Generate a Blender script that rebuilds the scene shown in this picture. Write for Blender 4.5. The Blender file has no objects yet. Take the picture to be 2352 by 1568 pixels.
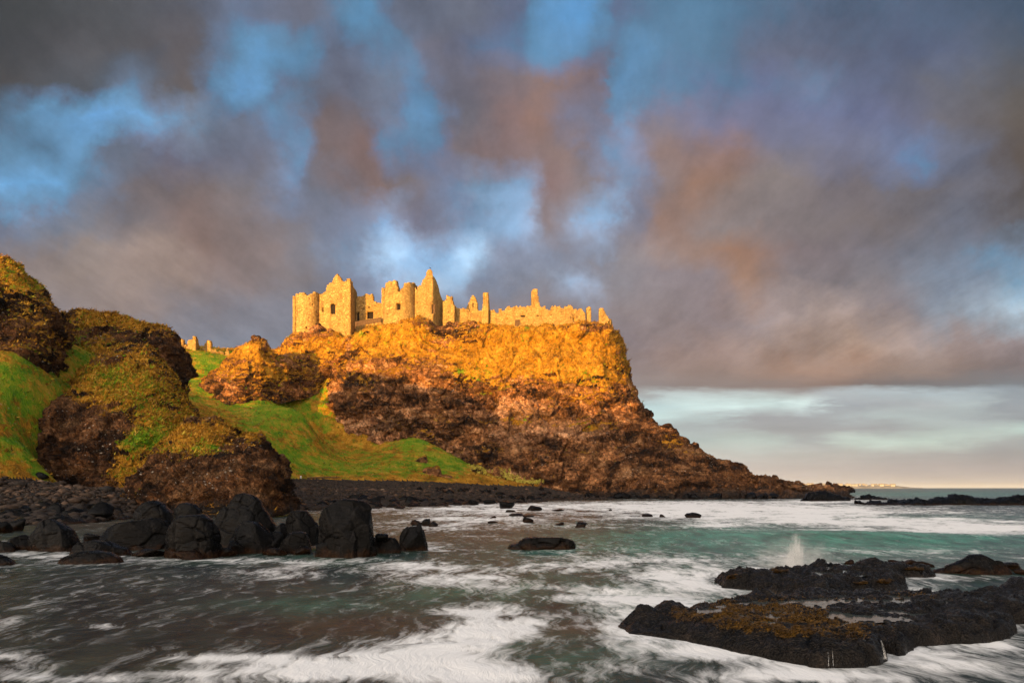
import bpy, bmesh, math, random
import numpy as np
from mathutils import Vector

# ------------------------------------------------------------------ camera, world, sun, exposure
SC = bpy.context.scene
COL = SC.collection
H = 2.5                                   # eye height above the sea (m)
LENS = 28.0
K = 36.0 / LENS / 2352.0                  # metres per reference pixel per metre of distance
HZ = 1120.0                               # horizon row in the 2352 px wide reference
CX = 1176.0


def P(px, py, d):
    return ((px - CX) * K * d, d, H + (HZ - py) * K * d)


cam_d = bpy.data.cameras.new("camera")
cam = bpy.data.objects.new("camera", cam_d)
COL.objects.link(cam)
cam.location = (0, 0, H)
cam.rotation_euler = (math.pi / 2, 0, 0)
cam_d.lens = LENS
cam_d.sensor_width = 36
cam_d.shift_y = (HZ - 784.0) / 2352.0
cam_d.clip_start = 0.1
cam_d.clip_end = 60000
SC.camera = cam
SC.view_settings.view_transform = 'Standard'
SC.view_settings.look = 'None'
SC.view_settings.exposure = 1.25
SC.view_settings.gamma = 1.0

SUN_AZ = math.radians(30)                 # sun stands behind the camera, 30 degrees to the left
SUN_EL = math.radians(3.5)
LDIR = Vector((math.sin(SUN_AZ) * math.cos(SUN_EL), math.cos(SUN_AZ) * math.cos(SUN_EL), -math.sin(SUN_EL)))
sun_d = bpy.data.lights.new("sun", 'SUN')
sun_d.energy = 5.0
sun_d.angle = math.radians(0.5)
sun_d.color = (1.0, 0.53, 0.10)
sun = bpy.data.objects.new("sun", sun_d)
COL.objects.link(sun)
sun.rotation_euler = LDIR.to_track_quat('-Z', 'Y').to_euler()
sun.location = (-100, -200, 120)


# ------------------------------------------------------------------ node helper
def s2l(c):
    return tuple((v / 255.0 / 12.92) if v / 255.0 <= 0.04045 else ((v / 255.0 + 0.055) / 1.055) ** 2.4 for v in c)


class NT:
    def __init__(self, tree):
        self.t = tree
        tree.nodes.clear()

    def node(self, typ, **props):
        n = self.t.nodes.new(typ)
        for k, v in props.items():
            setattr(n, k, v)
        return n

    def put(self, sock, v):
        if isinstance(v, bpy.types.NodeSocket):
            self.t.links.new(v, sock)
        elif isinstance(v, tuple) and len(v) == 3 and sock.type == 'RGBA':
            sock.default_value = (*v, 1)
        else:
            sock.default_value = v

    def m(self, op, a, b=None, c=None, clamp=False):
        n = self.node('ShaderNodeMath', operation=op, use_clamp=clamp)
        for i, v in enumerate((a, b, c)):
            if v is not None:
                self.put(n.inputs[i], v)
        return n.outputs[0]

    def vm(self, op, a, b=None, scale=None):
        n = self.node('ShaderNodeVectorMath', operation=op)
        self.put(n.inputs[0], a)
        if b is not None:
            self.put(n.inputs[1], b)
        if scale is not None:
            self.put(n.inputs['Scale'], scale)
        return n.outputs[0]

    def mix(self, f, a, b, blend='MIX'):
        n = self.node('ShaderNodeMix', data_type='RGBA', blend_type=blend)
        self.put(n.inputs[0], f)
        self.put(n.inputs[6], a)
        self.put(n.inputs[7], b)
        return n.outputs[2]

    def noise(self, vec, scale, detail=4.0, rough=0.55, dist=0.0, color=False):
        n = self.node('ShaderNodeTexNoise')
        if vec is not None:
            self.put(n.inputs['Vector'], vec)
        self.put(n.inputs['Scale'], scale)
        self.put(n.inputs['Detail'], detail)
        self.put(n.inputs['Roughness'], rough)
        self.put(n.inputs['Distortion'], dist)
        return n.outputs['Color' if color else 'Fac']

    def vor(self, vec, scale, feature='F1', out='Distance', rand=1.0):
        n = self.node('ShaderNodeTexVoronoi', feature=feature)
        self.put(n.inputs['Vector'], vec)
        self.put(n.inputs['Scale'], scale)
        self.put(n.inputs['Randomness'], rand)
        return n.outputs[out]

    def mapr(self, v, a, b, c=0.0, d=1.0, smooth=False):
        n = self.node('ShaderNodeMapRange', interpolation_type='SMOOTHSTEP' if smooth else 'LINEAR')
        self.put(n.inputs[0], v)
        for i, q in enumerate((a, b, c, d)):
            self.put(n.inputs[i + 1], q)
        return n.outputs[0]

    def ramp(self, f, stops, interp='LINEAR'):
        n = self.node('ShaderNodeValToRGB')
        cr = n.color_ramp
        cr.interpolation = interp
        while len(cr.elements) < len(stops):
            cr.elements.new(0.5)
        for e, (p, c) in zip(cr.elements, stops):
            e.position = p
            e.color = (*c, 1) if len(c) == 3 else c
        self.put(n.inputs[0], f)
        return n.outputs[0]

    def xyz(self, v):
        n = self.node('ShaderNodeSeparateXYZ')
        self.put(n.inputs[0], v)
        return n.outputs

    def comb(self, x, y, z):
        n = self.node('ShaderNodeCombineXYZ')
        for i, v in enumerate((x, y, z)):
            self.put(n.inputs[i], v)
        return n.outputs[0]

    def attr(self, name):
        n = self.node('ShaderNodeAttribute', attribute_name=name)
        return n.outputs['Fac']

    def pos(self):
        return self.node('ShaderNodeNewGeometry').outputs['Position']

    def bump(self, h, strength=0.5, dist=0.1, normal=None):
        n = self.node('ShaderNodeBump')
        self.put(n.inputs['Strength'], strength)
        self.put(n.inputs['Distance'], dist)
        self.put(n.inputs['Height'], h)
        if normal is not None:
            self.put(n.inputs['Normal'], normal)
        return n.outputs[0]

    def principled(self, color, rough=0.8, spec=0.3, normal=None, metallic=0.0):
        n = self.node('ShaderNodeBsdfPrincipled')
        self.put(n.inputs['Base Color'], color)
        self.put(n.inputs['Roughness'], rough)
        self.put(n.inputs['Specular IOR Level'], spec)
        self.put(n.inputs['Metallic'], metallic)
        if normal is not None:
            self.put(n.inputs['Normal'], normal)
        return n.outputs[0]

    def out(self, shader, volume=None, world=False):
        n = self.node('ShaderNodeOutputWorld' if world else 'ShaderNodeOutputMaterial')
        if shader is not None:
            self.put(n.inputs['Surface'], shader)
        if volume is not None:
            self.put(n.inputs['Volume'], volume)


# ------------------------------------------------------------------ sky: dawn cloud deck in world directions
SKY_ROWS = [
    (30, [(0, (68, 71, 72)), (250, (80, 82, 84)), (420, (90, 92, 98)), (560, (92, 108, 130)), (700, (104, 108, 120)), (850, (74, 130, 172)), (930, (96, 105, 120)), (1080, (102, 108, 120)), (1180, (92, 105, 130)), (1270, (70, 132, 185)), (1350, (62, 135, 195)), (1420, (88, 108, 138)), (1600, (75, 112, 145)), (1800, (82, 105, 130)), (2050, (78, 98, 122)), (2352, (62, 85, 105))]),
    (110, [(0, (66, 68, 70)), (250, (86, 86, 88)), (450, (95, 92, 94)), (520, (90, 115, 140)), (600, (75, 133, 180)), (700, (82, 125, 165)), (780, (88, 98, 115)), (900, (88, 115, 145)), (1000, (108, 108, 118)), (1170, (90, 115, 150)), (1230, (78, 128, 170)), (1330, (82, 125, 170)), (1380, (95, 112, 140)), (1450, (84, 128, 170)), (1560, (86, 112, 142)), (1800, (98, 106, 125)), (2100, (80, 95, 120)), (2352, (82, 88, 96))]),
    (190, [(0, (75, 74, 74)), (200, (80, 85, 90)), (300, (90, 112, 132)), (420, (100, 94, 92)), (500, (85, 125, 160)), (570, (88, 140, 188)), (640, (88, 108, 132)), (720, (96, 104, 118)), (800, (98, 102, 115)), (900, (100, 118, 138)), (950, (95, 122, 155)), (1030, (106, 106, 116)), (1176, (120, 110, 112)), (1260, (130, 110, 104)), (1380, (120, 108, 112)), (1430, (90, 130, 172)), (1520, (92, 112, 145)), (1700, (94, 106, 140)), (1850, (102, 118, 145)), (2000, (90, 102, 128)), (2150, (98, 100, 108)), (2352, (92, 88, 84))]),
    (270, [(0, (80, 108, 130)), (100, (88, 135, 175)), (220, (94, 150, 200)), (330, (98, 145, 188)), (420, (110, 130, 150)), (560, (98, 112, 130)), (640, (92, 125, 158)), (750, (108, 98, 98)), (820, (108, 100, 102)), (900, (105, 118, 138)), (970, (88, 130, 175)), (1050, (108, 106, 112)), (1176, (128, 108, 104)), (1240, (135, 110, 100)), (1320, (118, 118, 132)), (1400, (120, 118, 130)), (1430, (112, 128, 155)), (1500, (118, 112, 118)), (1700, (104, 108, 132)), (1850, (100, 110, 140)), (2000, (95, 105, 135)), (2200, (102, 100, 104)), (2352, (92, 86, 80))]),
    (350, [(0, (88, 125, 155)), (100, (85, 118, 148)), (190, (92, 140, 180)), (260, (92, 104, 118)), (380, (98, 98, 110)), (480, (102, 104, 116)), (580, (105, 108, 120)), (680, (98, 125, 155)), (740, (112, 100, 98)), (850, (118, 100, 96)), (910, (95, 115, 145)), (1000, (92, 112, 145)), (1060, (115, 106, 108)), (1160, (122, 106, 104)), (1300, (130, 112, 106)), (1400, (110, 128, 155)), (1430, (118, 130, 155)), (1520, (132, 114, 108)), (1650, (135, 112, 104)), (1800, (110, 110, 122)), (1950, (105, 108, 125)), (2120, (95, 122, 160)), (2200, (100, 108, 125)), (2352, (90, 82, 76))]),
    (430, [(0, (95, 150, 195)), (120, (92, 148, 192)), (210, (92, 115, 138)), (330, (105, 98, 98)), (450, (112, 102, 100)), (560, (112, 108, 110)), (680, (108, 130, 158)), (740, (108, 112, 122)), (850, (118, 102, 98)), (930, (112, 104, 104)), (1060, (104, 118, 142)), (1100, (115, 130, 150)), (1180, (125, 145, 170)), (1250, (128, 108, 104)), (1350, (125, 115, 114)), (1420, (115, 128, 150)), (1520, (130, 115, 110)), (1600, (140, 112, 96)), (1750, (125, 116, 112)), (1950, (112, 106, 108)), (2100, (112, 108, 110)), (2250, (105, 105, 112)), (2352, (90, 84, 80))]),
    (510, [(0, (95, 110, 130)), (80, (102, 112, 125)), (200, (112, 118, 128)), (290, (112, 106, 106)), (420, (122, 106, 100)), (550, (122, 110, 106)), (680, (115, 112, 116)), (790, (112, 125, 145)), (880, (125, 150, 178)), (960, (112, 112, 125)), (1060, (118, 140, 165)), (1150, (140, 165, 190)), (1210, (145, 165, 188)), (1280, (128, 118, 118)), (1390, (135, 160, 185)), (1440, (120, 122, 135)), (1540, (140, 116, 104)), (1650, (132, 122, 118)), (1800, (120, 112, 110)), (2000, (118, 110, 108)), (2200, (108, 112, 122)), (2352, (92, 90, 92))]),
    (580, [(0, (122, 112, 108)), (200, (128, 118, 112)), (350, (142, 126, 116)), (450, (128, 110, 102)), (600, (124, 112, 108)), (700, (118, 116, 120)), (790, (115, 130, 148)), (890, (170, 195, 215)), (940, (150, 178, 205)), (1000, (135, 165, 192)), (1080, (170, 195, 212)), (1150, (130, 142, 160)), (1250, (125, 135, 150)), (1330, (128, 132, 142)), (1450, (132, 126, 126)), (1600, (138, 116, 104)), (1700, (142, 112, 94)), (1850, (122, 112, 112)), (2000, (116, 112, 116)), (2150, (108, 115, 125)), (2300, (108, 135, 155)), (2352, (105, 135, 155))]),
    (640, [(0, (124, 114, 110)), (200, (132, 120, 112)), (400, (142, 126, 116)), (550, (126, 114, 110)), (700, (122, 116, 116)), (830, (112, 124, 142)), (930, (150, 172, 192)), (980, (165, 185, 200)), (1050, (150, 175, 195)), (1100, (125, 138, 155)), (1250, (125, 128, 136)), (1330, (150, 165, 182)), (1400, (130, 126, 128)), (1600, (128, 118, 118)), (1720, (142, 115, 98)), (1850, (122, 114, 114)), (2000, (122, 118, 120)), (2200, (112, 128, 142)), (2352, (118, 145, 160))]),
    (720, [(0, (122, 116, 116)), (300, (130, 118, 112)), (500, (120, 118, 122)), (680, (122, 122, 128)), (800, (115, 125, 140)), (1000, (130, 130, 138)), (1200, (130, 124, 126)), (1450, (132, 122, 120)), (1650, (130, 118, 116)), (1750, (142, 130, 126)), (1900, (165, 148, 138)), (2050, (128, 120, 120)), (2200, (130, 138, 145)), (2352, (150, 170, 178))]),
    (790, [(0, (120, 118, 122)), (600, (118, 122, 130)), (1400, (128, 120, 122)), (1600, (142, 124, 116)), (1800, (152, 132, 120)), (1950, (160, 138, 122)), (2100, (150, 135, 126)), (2200, (140, 126, 120)), (2352, (130, 120, 118))]),
    (850, [(0, (125, 120, 120)), (1400, (130, 118, 115)), (1600, (135, 115, 104)), (1900, (150, 120, 100)), (2100, (135, 115, 102)), (2352, (112, 102, 100))]),
    (884, [(0, (128, 118, 112)), (1460, (130, 118, 112)), (1700, (125, 108, 98)), (1900, (128, 104, 90)), (2100, (105, 98, 95)), (2352, (105, 110, 112))]),
    (899, [(0, (140, 135, 128)), (1470, (135, 128, 122)), (1600, (160, 175, 168)), (1800, (136, 128, 120)), (1950, (150, 160, 158)), (2150, (148, 165, 165)), (2352, (125, 138, 142))]),
    (930, [(0, (160, 180, 175)), (1480, (160, 190, 185)), (1650, (178, 205, 195)), (1750, (170, 195, 185)), (1850, (185, 210, 200)), (1950, (140, 148, 148)), (2100, (150, 158, 155)), (2250, (150, 165, 160)), (2352, (130, 140, 142))]),
    (960, [(0, (150, 170, 165)), (1500, (165, 195, 185)), (1600, (160, 180, 172)), (1700, (138, 140, 138)), (1900, (138, 142, 140)), (2050, (150, 165, 158)), (2352, (128, 136, 136))]),
    (985, [(0, (145, 150, 148)), (1520, (145, 155, 150)), (1800, (138, 140, 135)), (2000, (140, 142, 138)), (2200, (150, 165, 155)), (2352, (160, 190, 172))]),
    (1010, [(0, (150, 160, 150)), (1530, (150, 165, 155)), (1700, (160, 175, 160)), (1850, (150, 155, 148)), (2000, (170, 190, 170)), (2150, (165, 185, 165)), (2352, (140, 145, 138))]),
    (1040, [(0, (160, 160, 150)), (1600, (170, 170, 155)), (1900, (158, 155, 142)), (2352, (140, 138, 132))]),
    (1075, [(0, (170, 160, 145)), (1600, (172, 160, 145)), (2352, (148, 138, 130))]),
    (1118, [(0, (182, 165, 150)), (1650, (186, 168, 152)), (2352, (160, 146, 134))]),
]


def build_world():
    w = bpy.data.worlds.new("World")
    SC.world = w
    w.use_nodes = True
    N = NT(w.node_tree)
    d = N.node('ShaderNodeTexCoord').outputs['Generated']
    x, y, z = N.xyz(d)
    yy = N.m('MAXIMUM', y, 0.03)
    px = N.m('MULTIPLY_ADD', N.m('DIVIDE', x, yy), 1.0 / K, CX)
    py = N.m('MULTIPLY_ADD', N.m('DIVIDE', z, yy), -1.0 / K, HZ)
    # ragged cloud edges: the deck is warped by turbulence, flattened in the far layers near the horizon
    pv = N.comb(N.m('MULTIPLY', px, 0.001), N.m('MULTIPLY', py, 0.001), 0.0)
    low = N.mapr(py, 800, 900, smooth=True)
    pvl = N.comb(N.m('MULTIPLY', px, 0.001), N.m('MULTIPLY', py, 0.006), 3.3)
    nc = N.vm('SUBTRACT', N.noise(pv, 6.5, 10.0, 0.62, color=True), (0.5, 0.5, 0.5))
    nl = N.vm('SUBTRACT', N.noise(pvl, 4.0, 9.0, 0.66, 0.0, color=True), (0.5, 0.5, 0.5))
    nx, ny, nz = N.xyz(nc)
    lx, ly, lz = N.xyz(nl)
    ihi = N.m('SUBTRACT', 1.0, low)
    wx = N.m('ADD', N.m('MULTIPLY', N.m('MULTIPLY', nx, 190.0), ihi), N.m('MULTIPLY', N.m('MULTIPLY', lx, 420.0), low))
    wy = N.m('ADD', N.m('MULTIPLY', N.m('MULTIPLY', ny, 190.0), ihi), N.m('MULTIPLY', N.m('MULTIPLY', ly, 46.0), low))
    wpx = N.m('ADD', px, wx)
    wpy = N.m('ADD', py, wy)
    fx = N.m('DIVIDE', wpx, 2352.0, clamp=True)
    cur = None
    prev = None
    for r, stops in SKY_ROWS:
        c = N.ramp(fx, [(p / 2352.0, s2l(cc)) for p, cc in stops], 'EASE')
        if cur is None:
            cur = c
        else:
            cur = N.mix(N.mapr(wpy, prev, r, smooth=False), cur, c)
        prev = r
    iv = N.m('DIVIDE', 1.0, N.m('ADD', N.m('DIVIDE', N.m('MAXIMUM', z, 0.0), yy), 0.10))
    pr = N.comb(N.m('MULTIPLY', N.m('DIVIDE', x, yy), iv), iv, 1.7)
    prs = N.vm('MULTIPLY', pr, (2.6, 0.75, 1.0))
    # billow shading inside the clouds
    b1 = N.m('ADD', N.m('MULTIPLY', N.noise(pv, 5.5, 11.0, 0.69), 0.4), N.m('MULTIPLY', N.noise(N.vm('ADD', prs, (5.0, 3.0, 2.0)), 0.9, 11.0, 0.69), 0.6))
    b2 = N.noise(pvl, 6.0, 6.0, 0.6, 0.2)
    bb = N.m('ADD', N.m('MULTIPLY', N.m('SUBTRACT', b1, 0.5), N.m('MULTIPLY', ihi, 1.9)),
             N.m('MULTIPLY', N.m('SUBTRACT', b2, 0.5), N.m('MULTIPLY', low, 0.35)))
    grey = N.node('ShaderNodeRGBToBW')
    N.put(grey.inputs[0], cur)
    cur = N.mix(N.m('MULTIPLY', low, 0.30), cur, N.vm('SCALE', (1.03, 1.0, 0.95), scale=grey.outputs[0]))
    # torn edges where blue shows between the clouds
    sr = N.node('ShaderNodeSeparateColor')
    N.put(sr.inputs[0], cur)
    lum = N.m('MULTIPLY_ADD', sr.outputs[0], 0.35, N.m('MULTIPLY_ADD', sr.outputs[1], 0.5, N.m('MULTIPLY', sr.outputs[2], 0.15)))
    gap = N.m('MULTIPLY', N.m('SUBTRACT', sr.outputs[2], N.m('MULTIPLY', sr.outputs[0], 1.15)), 4.2)
    wn = N.m('ADD', N.m('MULTIPLY', N.noise(pv, 7.5, 11.0, 0.71), 0.45), N.m('MULTIPLY', N.noise(prs, 1.0, 11.0, 0.71), 0.55))
    gapn = N.mapr(N.m('ADD', gap, N.m('MULTIPLY', N.m('SUBTRACT', wn, 0.5), 3.2)), 0.26, 1.05, smooth=True)
    gap0 = N.mapr(gap, 0.02, 0.36, smooth=True)
    cl = N.vm('SCALE', (1.02, 0.98, 1.08), scale=lum)
    bl = N.vm('SCALE', (0.56, 1.08, 1.50), scale=N.m('MULTIPLY', lum, 1.08))
    cl = N.mix(0.6, cl, cur)
    torn = N.mix(gapn, cl, bl)
    cur = N.mix(N.m('MULTIPLY', N.m('MULTIPLY', gap0, ihi), N.mapr(lum, 0.16, 0.34, 0.80, 0.30)), cur, torn)
    cur = N.vm('SCALE', cur, scale=N.m('MULTIPLY', N.m('ADD', 1.0, bb), 0.585))
    gm = N.node('ShaderNodeGamma')
    N.put(gm.inputs[0], cur)
    gm.inputs[1].default_value = 1.09
    cur = N.mix(N.m('MULTIPLY', ihi, 0.9), cur, gm.outputs[0])
    cur = N.vm('MULTIPLY', cur, (1.0, 1.0, 1.07))
    sky = N.node('ShaderNodeTexSky', sky_type='NISHITA')
    sky.sun_disc = False
    sky.sun_elevation = SUN_EL
    sky.sun_rotation = math.pi + SUN_AZ
    sky.air_density = 1.3
    sky.dust_density = 1.5
    clear = N.vm('SCALE', sky.outputs[0], scale=0.05)
    # the bright dawn half of the sky, behind the camera
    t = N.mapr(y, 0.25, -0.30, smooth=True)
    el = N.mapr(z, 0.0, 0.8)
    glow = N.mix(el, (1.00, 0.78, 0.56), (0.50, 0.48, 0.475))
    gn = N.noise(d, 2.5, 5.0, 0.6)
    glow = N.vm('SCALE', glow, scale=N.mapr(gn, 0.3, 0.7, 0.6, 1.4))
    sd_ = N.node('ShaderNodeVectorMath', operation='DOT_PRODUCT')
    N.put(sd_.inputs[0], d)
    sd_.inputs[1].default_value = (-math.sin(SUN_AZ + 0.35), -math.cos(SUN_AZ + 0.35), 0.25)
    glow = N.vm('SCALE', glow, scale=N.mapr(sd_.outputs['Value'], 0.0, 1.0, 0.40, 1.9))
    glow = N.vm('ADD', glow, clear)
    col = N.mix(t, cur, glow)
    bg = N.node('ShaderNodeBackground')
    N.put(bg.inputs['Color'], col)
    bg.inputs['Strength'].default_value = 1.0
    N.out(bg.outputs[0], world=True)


build_world()

# ------------------------------------------------------------------ numeric noise
RNG = np.random.default_rng(11)
_G = RNG.normal(size=(64, 64, 64, 3)).astype(np.float32)
_G /= np.linalg.norm(_G, axis=-1, keepdims=True)
_W = RNG.random((32, 32, 32, 8)).astype(np.float32)


def perlin(p):
    p = np.asarray(p, np.float32)
    i = np.floor(p).astype(np.int64)
    f = p - i
    u = f * f * f * (f * (f * 6 - 15) + 10)
    out = 0
    for dx in (0, 1):
        wx = u[..., 0] if dx else 1 - u[..., 0]
        for dy in (0, 1):
            wy = u[..., 1] if dy else 1 - u[..., 1]
            for dz in (0, 1):
                wz = u[..., 2] if dz else 1 - u[..., 2]
                g = _G[(i[..., 0] + dx) & 63, (i[..., 1] + dy) & 63, (i[..., 2] + dz) & 63]
                dot = g[..., 0] * (f[..., 0] - dx) + g[..., 1] * (f[..., 1] - dy) + g[..., 2] * (f[..., 2] - dz)
                out = out + wx * wy * wz * dot
    return out * 1.5


def fbm(p, scale, octv=4, gain=0.5, off=0.0, ridged=False):
    q = np.asarray(p, np.float32) / scale + off
    a, s, t = 1.0, 0, 0
    for _ in range(octv):
        n = perlin(q)
        if ridged:
            n = 1 - 2 * np.abs(n)
        s = s + a * n
        t += a
        a *= gain
        q = q * 2.03 + 17.3
    return s / t


def blocks(p, scale, off=0.0):
    """nearest-cell facets: (tilted plane per cell, distance to the cell border)"""
    q = np.asarray(p, np.float32) / scale + off
    i = np.floor(q).astype(np.int64)
    f = q - i
    b1 = np.full(q.shape[:-1], 9.0, np.float32)
    b2 = b1.copy()
    h = np.zeros_like(b1)
    for dx in (-1, 0, 1):
        for dy in (-1, 0, 1):
            for dz in (-1, 0, 1):
                w = _W[(i[..., 0] + dx) & 31, (i[..., 1] + dy) & 31, (i[..., 2] + dz) & 31]
                v = f - (np.array([dx, dy, dz], np.float32) + w[..., :3])
                r = np.sqrt((v * v).sum(-1))
                hh = (w[..., 3] - 0.5) + ((w[..., 4:7] - 0.5) * 2 * v).sum(-1)
                near = r < b1
                b2 = np.where(near, b1, np.minimum(b2, r))
                h = np.where(near, hh, h)
                b1 = np.where(near, r, b1)
    return h, b2 - b1


def sstep(x, a, b):
    t = np.clip((x - a) / (b - a), 0, 1)
    return t * t * (3 - 2 * t)


# ------------------------------------------------------------------ object helpers
def put_props(o, label=None, cat=None, group=None, kind=None):
    if label:
        o['label'] = label
    if cat:
        o['category'] = cat
    if group:
        o['group'] = group
    if kind:
        o['kind'] = kind
    return o


def make_mesh(name, V, F, mat=None, attrs=None, smooth=True, parent=None):
    V = np.asarray(V, np.float32).reshape(-1, 3)
    me = bpy.data.meshes.new(name)
    if isinstance(F, np.ndarray):
        k = F.shape[1]
        me.vertices.add(len(V))
        me.vertices.foreach_set('co', V.ravel())
        me.loops.add(F.size)
        me.loops.foreach_set('vertex_index', F.ravel().astype(np.int32))
        me.polygons.add(len(F))
        me.polygons.foreach_set('loop_start', np.arange(0, F.size, k, dtype=np.int32))
        me.polygons.foreach_set('loop_total', np.full(len(F), k, np.int32))
        me.update(calc_edges=True)
        me.validate()
    else:
        me.from_pydata([tuple(v) for v in V.tolist()], [], F)
    if smooth:
        me.polygons.foreach_set('use_smooth', np.ones(len(me.polygons), bool))
    for k_, a in (attrs or {}).items():
        at = me.attributes.new(k_, 'FLOAT', 'POINT')
        at.data.foreach_set('value', np.asarray(a, np.float32).ravel())
    if mat:
        me.materials.append(mat)
    o = bpy.data.objects.new(name, me)
    COL.objects.link(o)
    if parent:
        o.parent = parent
    return o


def empty(name, loc=(0, 0, 0), **kw):
    o = bpy.data.objects.new(name, None)
    COL.objects.link(o)
    o.location = loc
    o.empty_display_size = 0.5
    put_props(o, **kw)
    return o


def adopt(child, parent):
    """parent without moving the child (parents are unrotated empties or origin meshes)"""
    child.parent = parent
    child.location = child.location - parent.location
    return child


def grid_faces(nv, nu, mask=None, flip=False):
    i = np.arange(nv * nu).reshape(nv, nu)
    q = np.stack([i[:-1, :-1], i[:-1, 1:], i[1:, 1:], i[1:, :-1]], -1).reshape(-1, 4)
    if mask is not None:
        q = q[mask.reshape(-1)]
    if flip:
        q = q[:, ::-1]
    return np.ascontiguousarray(q)


def compact(V, F, attrs=None):
    used = np.unique(F)
    m = np.full(len(V), -1)
    m[used] = np.arange(len(used))
    A = {k: np.asarray(a).ravel()[used] for k, a in (attrs or {}).items()}
    return V[used], m[F], A


def grid_normals(V):
    du = np.gradient(V, axis=1)
    dv = np.gradient(V, axis=0)
    n = np.cross(du, dv)
    n /= np.linalg.norm(n, axis=-1, keepdims=True) + 1e-9
    return n


def catmull(R, nv):
    m = len(R)
    t = np.linspace(0, m - 1, nv)
    i = np.clip(np.floor(t).astype(int), 0, m - 2)
    f = (t - i)[:, None, None]
    p0, p1, p2, p3 = R[np.maximum(i - 1, 0)], R[i], R[i + 1], R[np.minimum(i + 2, m - 1)]
    return 0.5 * (2 * p1 + (p2 - p0) * f + (2 * p0 - 5 * p1 + 4 * p2 - p3) * f ** 2 + (3 * p1 - p0 - 3 * p2 + p3) * f ** 3)


def loft(rows, nu, nv, smooth=3):
    R = []
    for row in rows:
        a = np.array(row, float)
        seg = np.sqrt(np.diff(a[:, 0]) ** 2 + np.diff(a[:, 1]) ** 2 + (3 * np.diff(a[:, 2])) ** 2)
        s = np.concatenate([[0], np.cumsum(seg)])
        t = np.linspace(0, s[-1], nu)
        q = np.stack([np.interp(t, s, a[:, k]) for k in range(3)], -1)
        for _ in range(smooth):
            q[1:-1] = 0.25 * q[:-2] + 0.5 * q[1:-1] + 0.25 * q[2:]
        w = np.stack(P(q[:, 0], q[:, 1], q[:, 2]), -1)
        R.append(w)
    return catmull(np.array(R), nv)


def pix(V):
    return CX + V[..., 0] / (K * V[..., 1]), HZ - (V[..., 2] - H) / (K * V[..., 1])


def blobs(px, py, lst, base=0.0):
    v = np.full(np.shape(px), base, float)
    for (cx, cy, rx, ry, a) in lst:
        v += a * np.exp(-((px - cx) / rx) ** 2 - ((py - cy) / ry) ** 2)
    return v


# ------------------------------------------------------------------ materials
MATS = {}


def material(name):
    m = bpy.data.materials.new(name)
    m.use_nodes = True
    MATS[name] = m
    return m, NT(m.node_tree)


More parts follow.
